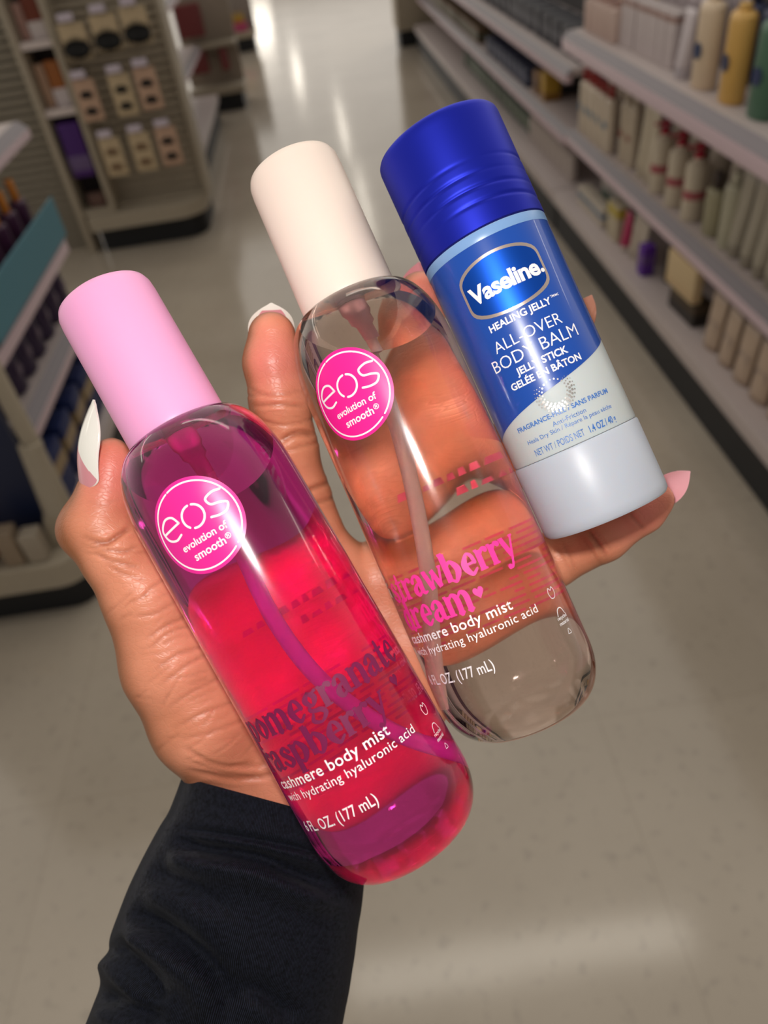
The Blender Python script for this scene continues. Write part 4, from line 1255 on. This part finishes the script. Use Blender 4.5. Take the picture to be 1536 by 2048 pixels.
# raised clear swirl on the thumb nail
o0, t0, w0, n0, L0 = fr
sw = []
for k in range(40):
    a = k / 39 * 4 * math.pi
    rr_ = 1.5 if a < 2 * math.pi else 1.3
    ctr = (9.0, 0.5) if a < 2 * math.pi else (12.6, 1.2)
    s_, x_ = ctr[0] + rr_ * math.cos(a), ctr[1] + rr_ * 0.9 * math.sin(a)
    zz = -3.6 * (x_ / 6.25) ** 2 + .06 * L0 * math.sin(math.pi * s_ / L0) + 0.12
    sw.append(o0 + t0 * s_ + w0 * x_ + n0 * zz)
MBs = MB().tube([tuple(p) for p in sw], 0.25, 6)
mesh('swirl', to_local(np.array([tuple(v) for v in MBs.V])), MBs.F, mat('nail_clear_gel', (236, 228, 224), 0.08, coat=0.8), tn, True)
nail((551, 712, 227.5), (543, 606, 224), (0.05, 0.25, -1), 14.0, 3.2, [NAILP, NAILW], lambda s, x: 1 if s > .45 else 0, 'index nail with a white tip seen behind the fingertip', 3.0, 0.03, lambda s, x: 1 if s > .86 or abs(x) > .66 else 0)
nail((841, 620, 243), (838, 524, 239), (0.05, 0.2, -1), 12.5, 3.0, [NAILP, NAILW], lambda s, x: 0, None, 2.2)
nail((1142, 690, 234), (1184, 590, 228), (0.45, 0.3, -0.85), 8.6, 2.2, [NAILN, NAILW], lambda s, x: 0, 'nude nail peeping out behind the balm stick', 2.6)
nail((1292, 1010, 225), (1380, 942, 219), (0.45, 0.45, -0.75), 8.8, 2.2, [NAILL, NAILW], lambda s, x: 0, 'pale pink almond nail beyond the balm stick base', 2.4)

# ---- sleeve
RINGS = [((365, 1556), (720, 1652), 241), ((352, 1592), (726, 1684), 241), ((338, 1626), (730, 1716), 240.5), ((322, 1652), (728, 1745), 240), ((300, 1692), (724, 1790), 239), ((278, 1735), (720, 1822), 238.5),
         ((258, 1778), (714, 1856), 238), ((238, 1830), (708, 1905), 237), ((222, 1876), (701, 1950), 236), ((219, 1912), (696, 1982), 235.5), ((208, 1960), (688, 2022), 235), ((190, 2006), (680, 2066), 234),
         ((172, 2052), (672, 2112), 233), ((130, 2160), (650, 2230), 231), ((80, 2300), (620, 2380), 228), ((30, 2440), (590, 2530), 225)]
SV, SF = [], []
NR = 96
ringv = []
for (l, r, d) in RINGS:
    a, b = C3(l[0], l[1], d), C3(r[0], r[1], d)
    ringv.append(((a + b) / 2, (b - a) / 2))
ringv = [(np.array(p[:3]), np.array(p[3:])) for p in spline([tuple(c) + tuple(h) for c, h in ringv], 7)]
for k, (c, hw) in enumerate(ringv):
    t = k / (len(ringv) - 1)
    dep = 29.5 + 3 * min(1, t * 2.0)
    for i in range(NR):
        a = 2 * math.pi * i / NR
        zz = -c / np.linalg.norm(c)
        SV.append(c + hw * (math.copysign(abs(math.cos(a)) ** .92, math.cos(a))) + zz * dep * math.copysign(abs(math.sin(a)) ** .92, math.sin(a)))
nk = len(ringv)
SV = np.array(SV)
for k in range(nk - 1):
    for i in range(NR):
        SF.append((k * NR + i, k * NR + (i + 1) % NR, (k + 1) * NR + (i + 1) % NR, (k + 1) * NR + i))
FOLDS = [([(262, 1818), (300, 1842), (350, 1872), (404, 1912), (440, 1952), (458, 2000), (462, 2060)], 2.4, 3.2), ([(345, 1676), (400, 1694), (510, 1712), (594, 1746), (690, 1782)], 1.8, 2.6), ([(345, 1655), (421, 1664), (520, 1680), (628, 1704), (700, 1730)], 0.7, 1.0),
         ([(226, 1880), (262, 1910), (300, 1960), (320, 2010)], 1.5, 3.0), ([(480, 1960), (540, 1990), (600, 2040)], 1.1, 3.0), ([(300, 1740), (380, 1770), (470, 1830)], 0.8, 3.0), ([(200, 1985), (260, 2010), (330, 2046)], 1.2, 2.6)]
SNm = np.zeros_like(SV)
for k in range(nk):
    SNm[k * NR:(k + 1) * NR] = SV[k * NR:(k + 1) * NR] - ringv[k][0]
SNm /= np.linalg.norm(SNm, axis=1)[:, None]
SU = px(SV)
frontS = SNm[:, 2] > -0.1
for pts, dep, wid in FOLDS:
    line = np.array([p[:2] for p in spline(pts, 8)])
    best = np.full(len(SV), 1e9)
    sd = np.zeros(len(SV)); tt = np.zeros(len(SV))
    for k in range(len(line) - 1):
        a, b = line[k], line[k + 1]
        ab = b - a
        t = np.clip(((SU - a) @ ab) / (ab @ ab), 0, 1)
        q = SU - a - t[:, None] * ab
        dd = np.linalg.norm(q, axis=1)
        side = np.sign(ab[0] * q[:, 1] - ab[1] * q[:, 0])
        up_ = dd < best
        sd = np.where(up_, side, sd); tt = np.where(up_, (k + t) / (len(line) - 1), tt)
        best = np.minimum(best, dd)
    mm = best * 212 / FPX * sd
    fade = np.clip(np.minimum(tt, 1 - tt) * 6, 0, 1) * frontS
    dep *= 2.6
    disp = -dep * np.exp(-(mm / wid) ** 2) + 0.75 * dep * np.exp(-((mm - 2.1 * wid) / (1.3 * wid)) ** 2)
    SV = SV + SNm * (disp * fade)[:, None]
# folded-in opening
k0 = len(SV)
inner = []
for j, (sh, up_) in enumerate(((0.985, -0.3), (0.955, 0.2), (0.93, 3.0), (0.92, 14.0))):
    dirn = (ringv[3][0] - ringv[0][0]); dirn = dirn / np.linalg.norm(dirn)
    for i in range(NR):
        p = ringv[0][0] + (SV[i] - ringv[0][0]) * sh + dirn * up_
        inner.append(p)
SV = np.concatenate([SV, np.array(inner)])
for i in range(NR):
    SF.append(((i + 1) % NR, i, k0 + i, k0 + (i + 1) % NR))
for j in range(3):
    for i in range(NR):
        SF.append((k0 + j * NR + (i + 1) % NR, k0 + j * NR + i, k0 + (j + 1) * NR + i, k0 + (j + 1) * NR + (i + 1) % NR))
def knit():
    m = bpy.data.materials.new('black_knit')
    m.use_nodes = True
    nt = m.node_tree
    L = nt.links.new
    b = nt.nodes['Principled BSDF']
    b.inputs['Roughness'].default_value = 0.75
    b.inputs['Sheen Weight'].default_value = 0.04
    b.inputs['Sheen Roughness'].default_value = 0.4
    b.inputs['Specular IOR Level'].default_value = 0.15
    uv = nt.nodes.new('ShaderNodeUVMap'); uv.uv_map = 'wale'
    wv = nt.nodes.new('ShaderNodeTexWave'); wv.wave_type = 'BANDS'; wv.bands_direction = 'X'
    wv.inputs['Scale'].default_value = 165; wv.inputs['Distortion'].default_value = 0.6; wv.inputs['Detail'].default_value = 1
    n = nt.nodes.new('ShaderNodeTexNoise'); n.inputs['Scale'].default_value = 900; n.inputs['Detail'].default_value = 3
    tc = nt.nodes.new('ShaderNodeTexCoord')
    cr = nt.nodes.new('ShaderNodeValToRGB')
    cr.color_ramp.elements[0].position = .3; cr.color_ramp.elements[0].color = lin((5, 6, 11))
    cr.color_ramp.elements[1].position = .75; cr.color_ramp.elements[1].color = lin((34, 38, 52))
    ad = nt.nodes.new('ShaderNodeMath'); ad.operation = 'MULTIPLY'
    L(uv.outputs['UV'], wv.inputs['Vector']); L(tc.outputs['Object'], n.inputs['Vector'])
    L(wv.outputs['Fac'], ad.inputs[0]); L(n.outputs['Fac'], ad.inputs[1])
    a2 = nt.nodes.new('ShaderNodeMath'); a2.operation = 'MULTIPLY'; a2.inputs[1].default_value = 1.5
    L(ad.outputs[0], a2.inputs[0]); L(a2.outputs[0], cr.inputs['Fac']); L(cr.outputs['Color'], b.inputs['Base Color'])
    bp = nt.nodes.new('ShaderNodeBump'); bp.inputs['Strength'].default_value = 0.5; bp.inputs['Distance'].default_value = 0.0003
    L(ad.outputs[0], bp.inputs['Height']); L(bp.outputs['Normal'], b.inputs['Normal'])
    return m
sl_ = mesh('sleeve', to_local(SV), SF, knit(), person, True)
uvl = sl_.data.uv_layers.new(name='wale')
uvs = []
for p in sl_.data.polygons:
    ids = list(p.vertices)
    us = [(i % NR) / NR for i in ids]
    if max(us) - min(us) > .5: us = [u + 1 if u < .5 else u for u in us]
    for i, u in zip(ids, us):
        uvs += [u, (i // NR) / nk]
uvl.data.foreach_set('uv', uvs)
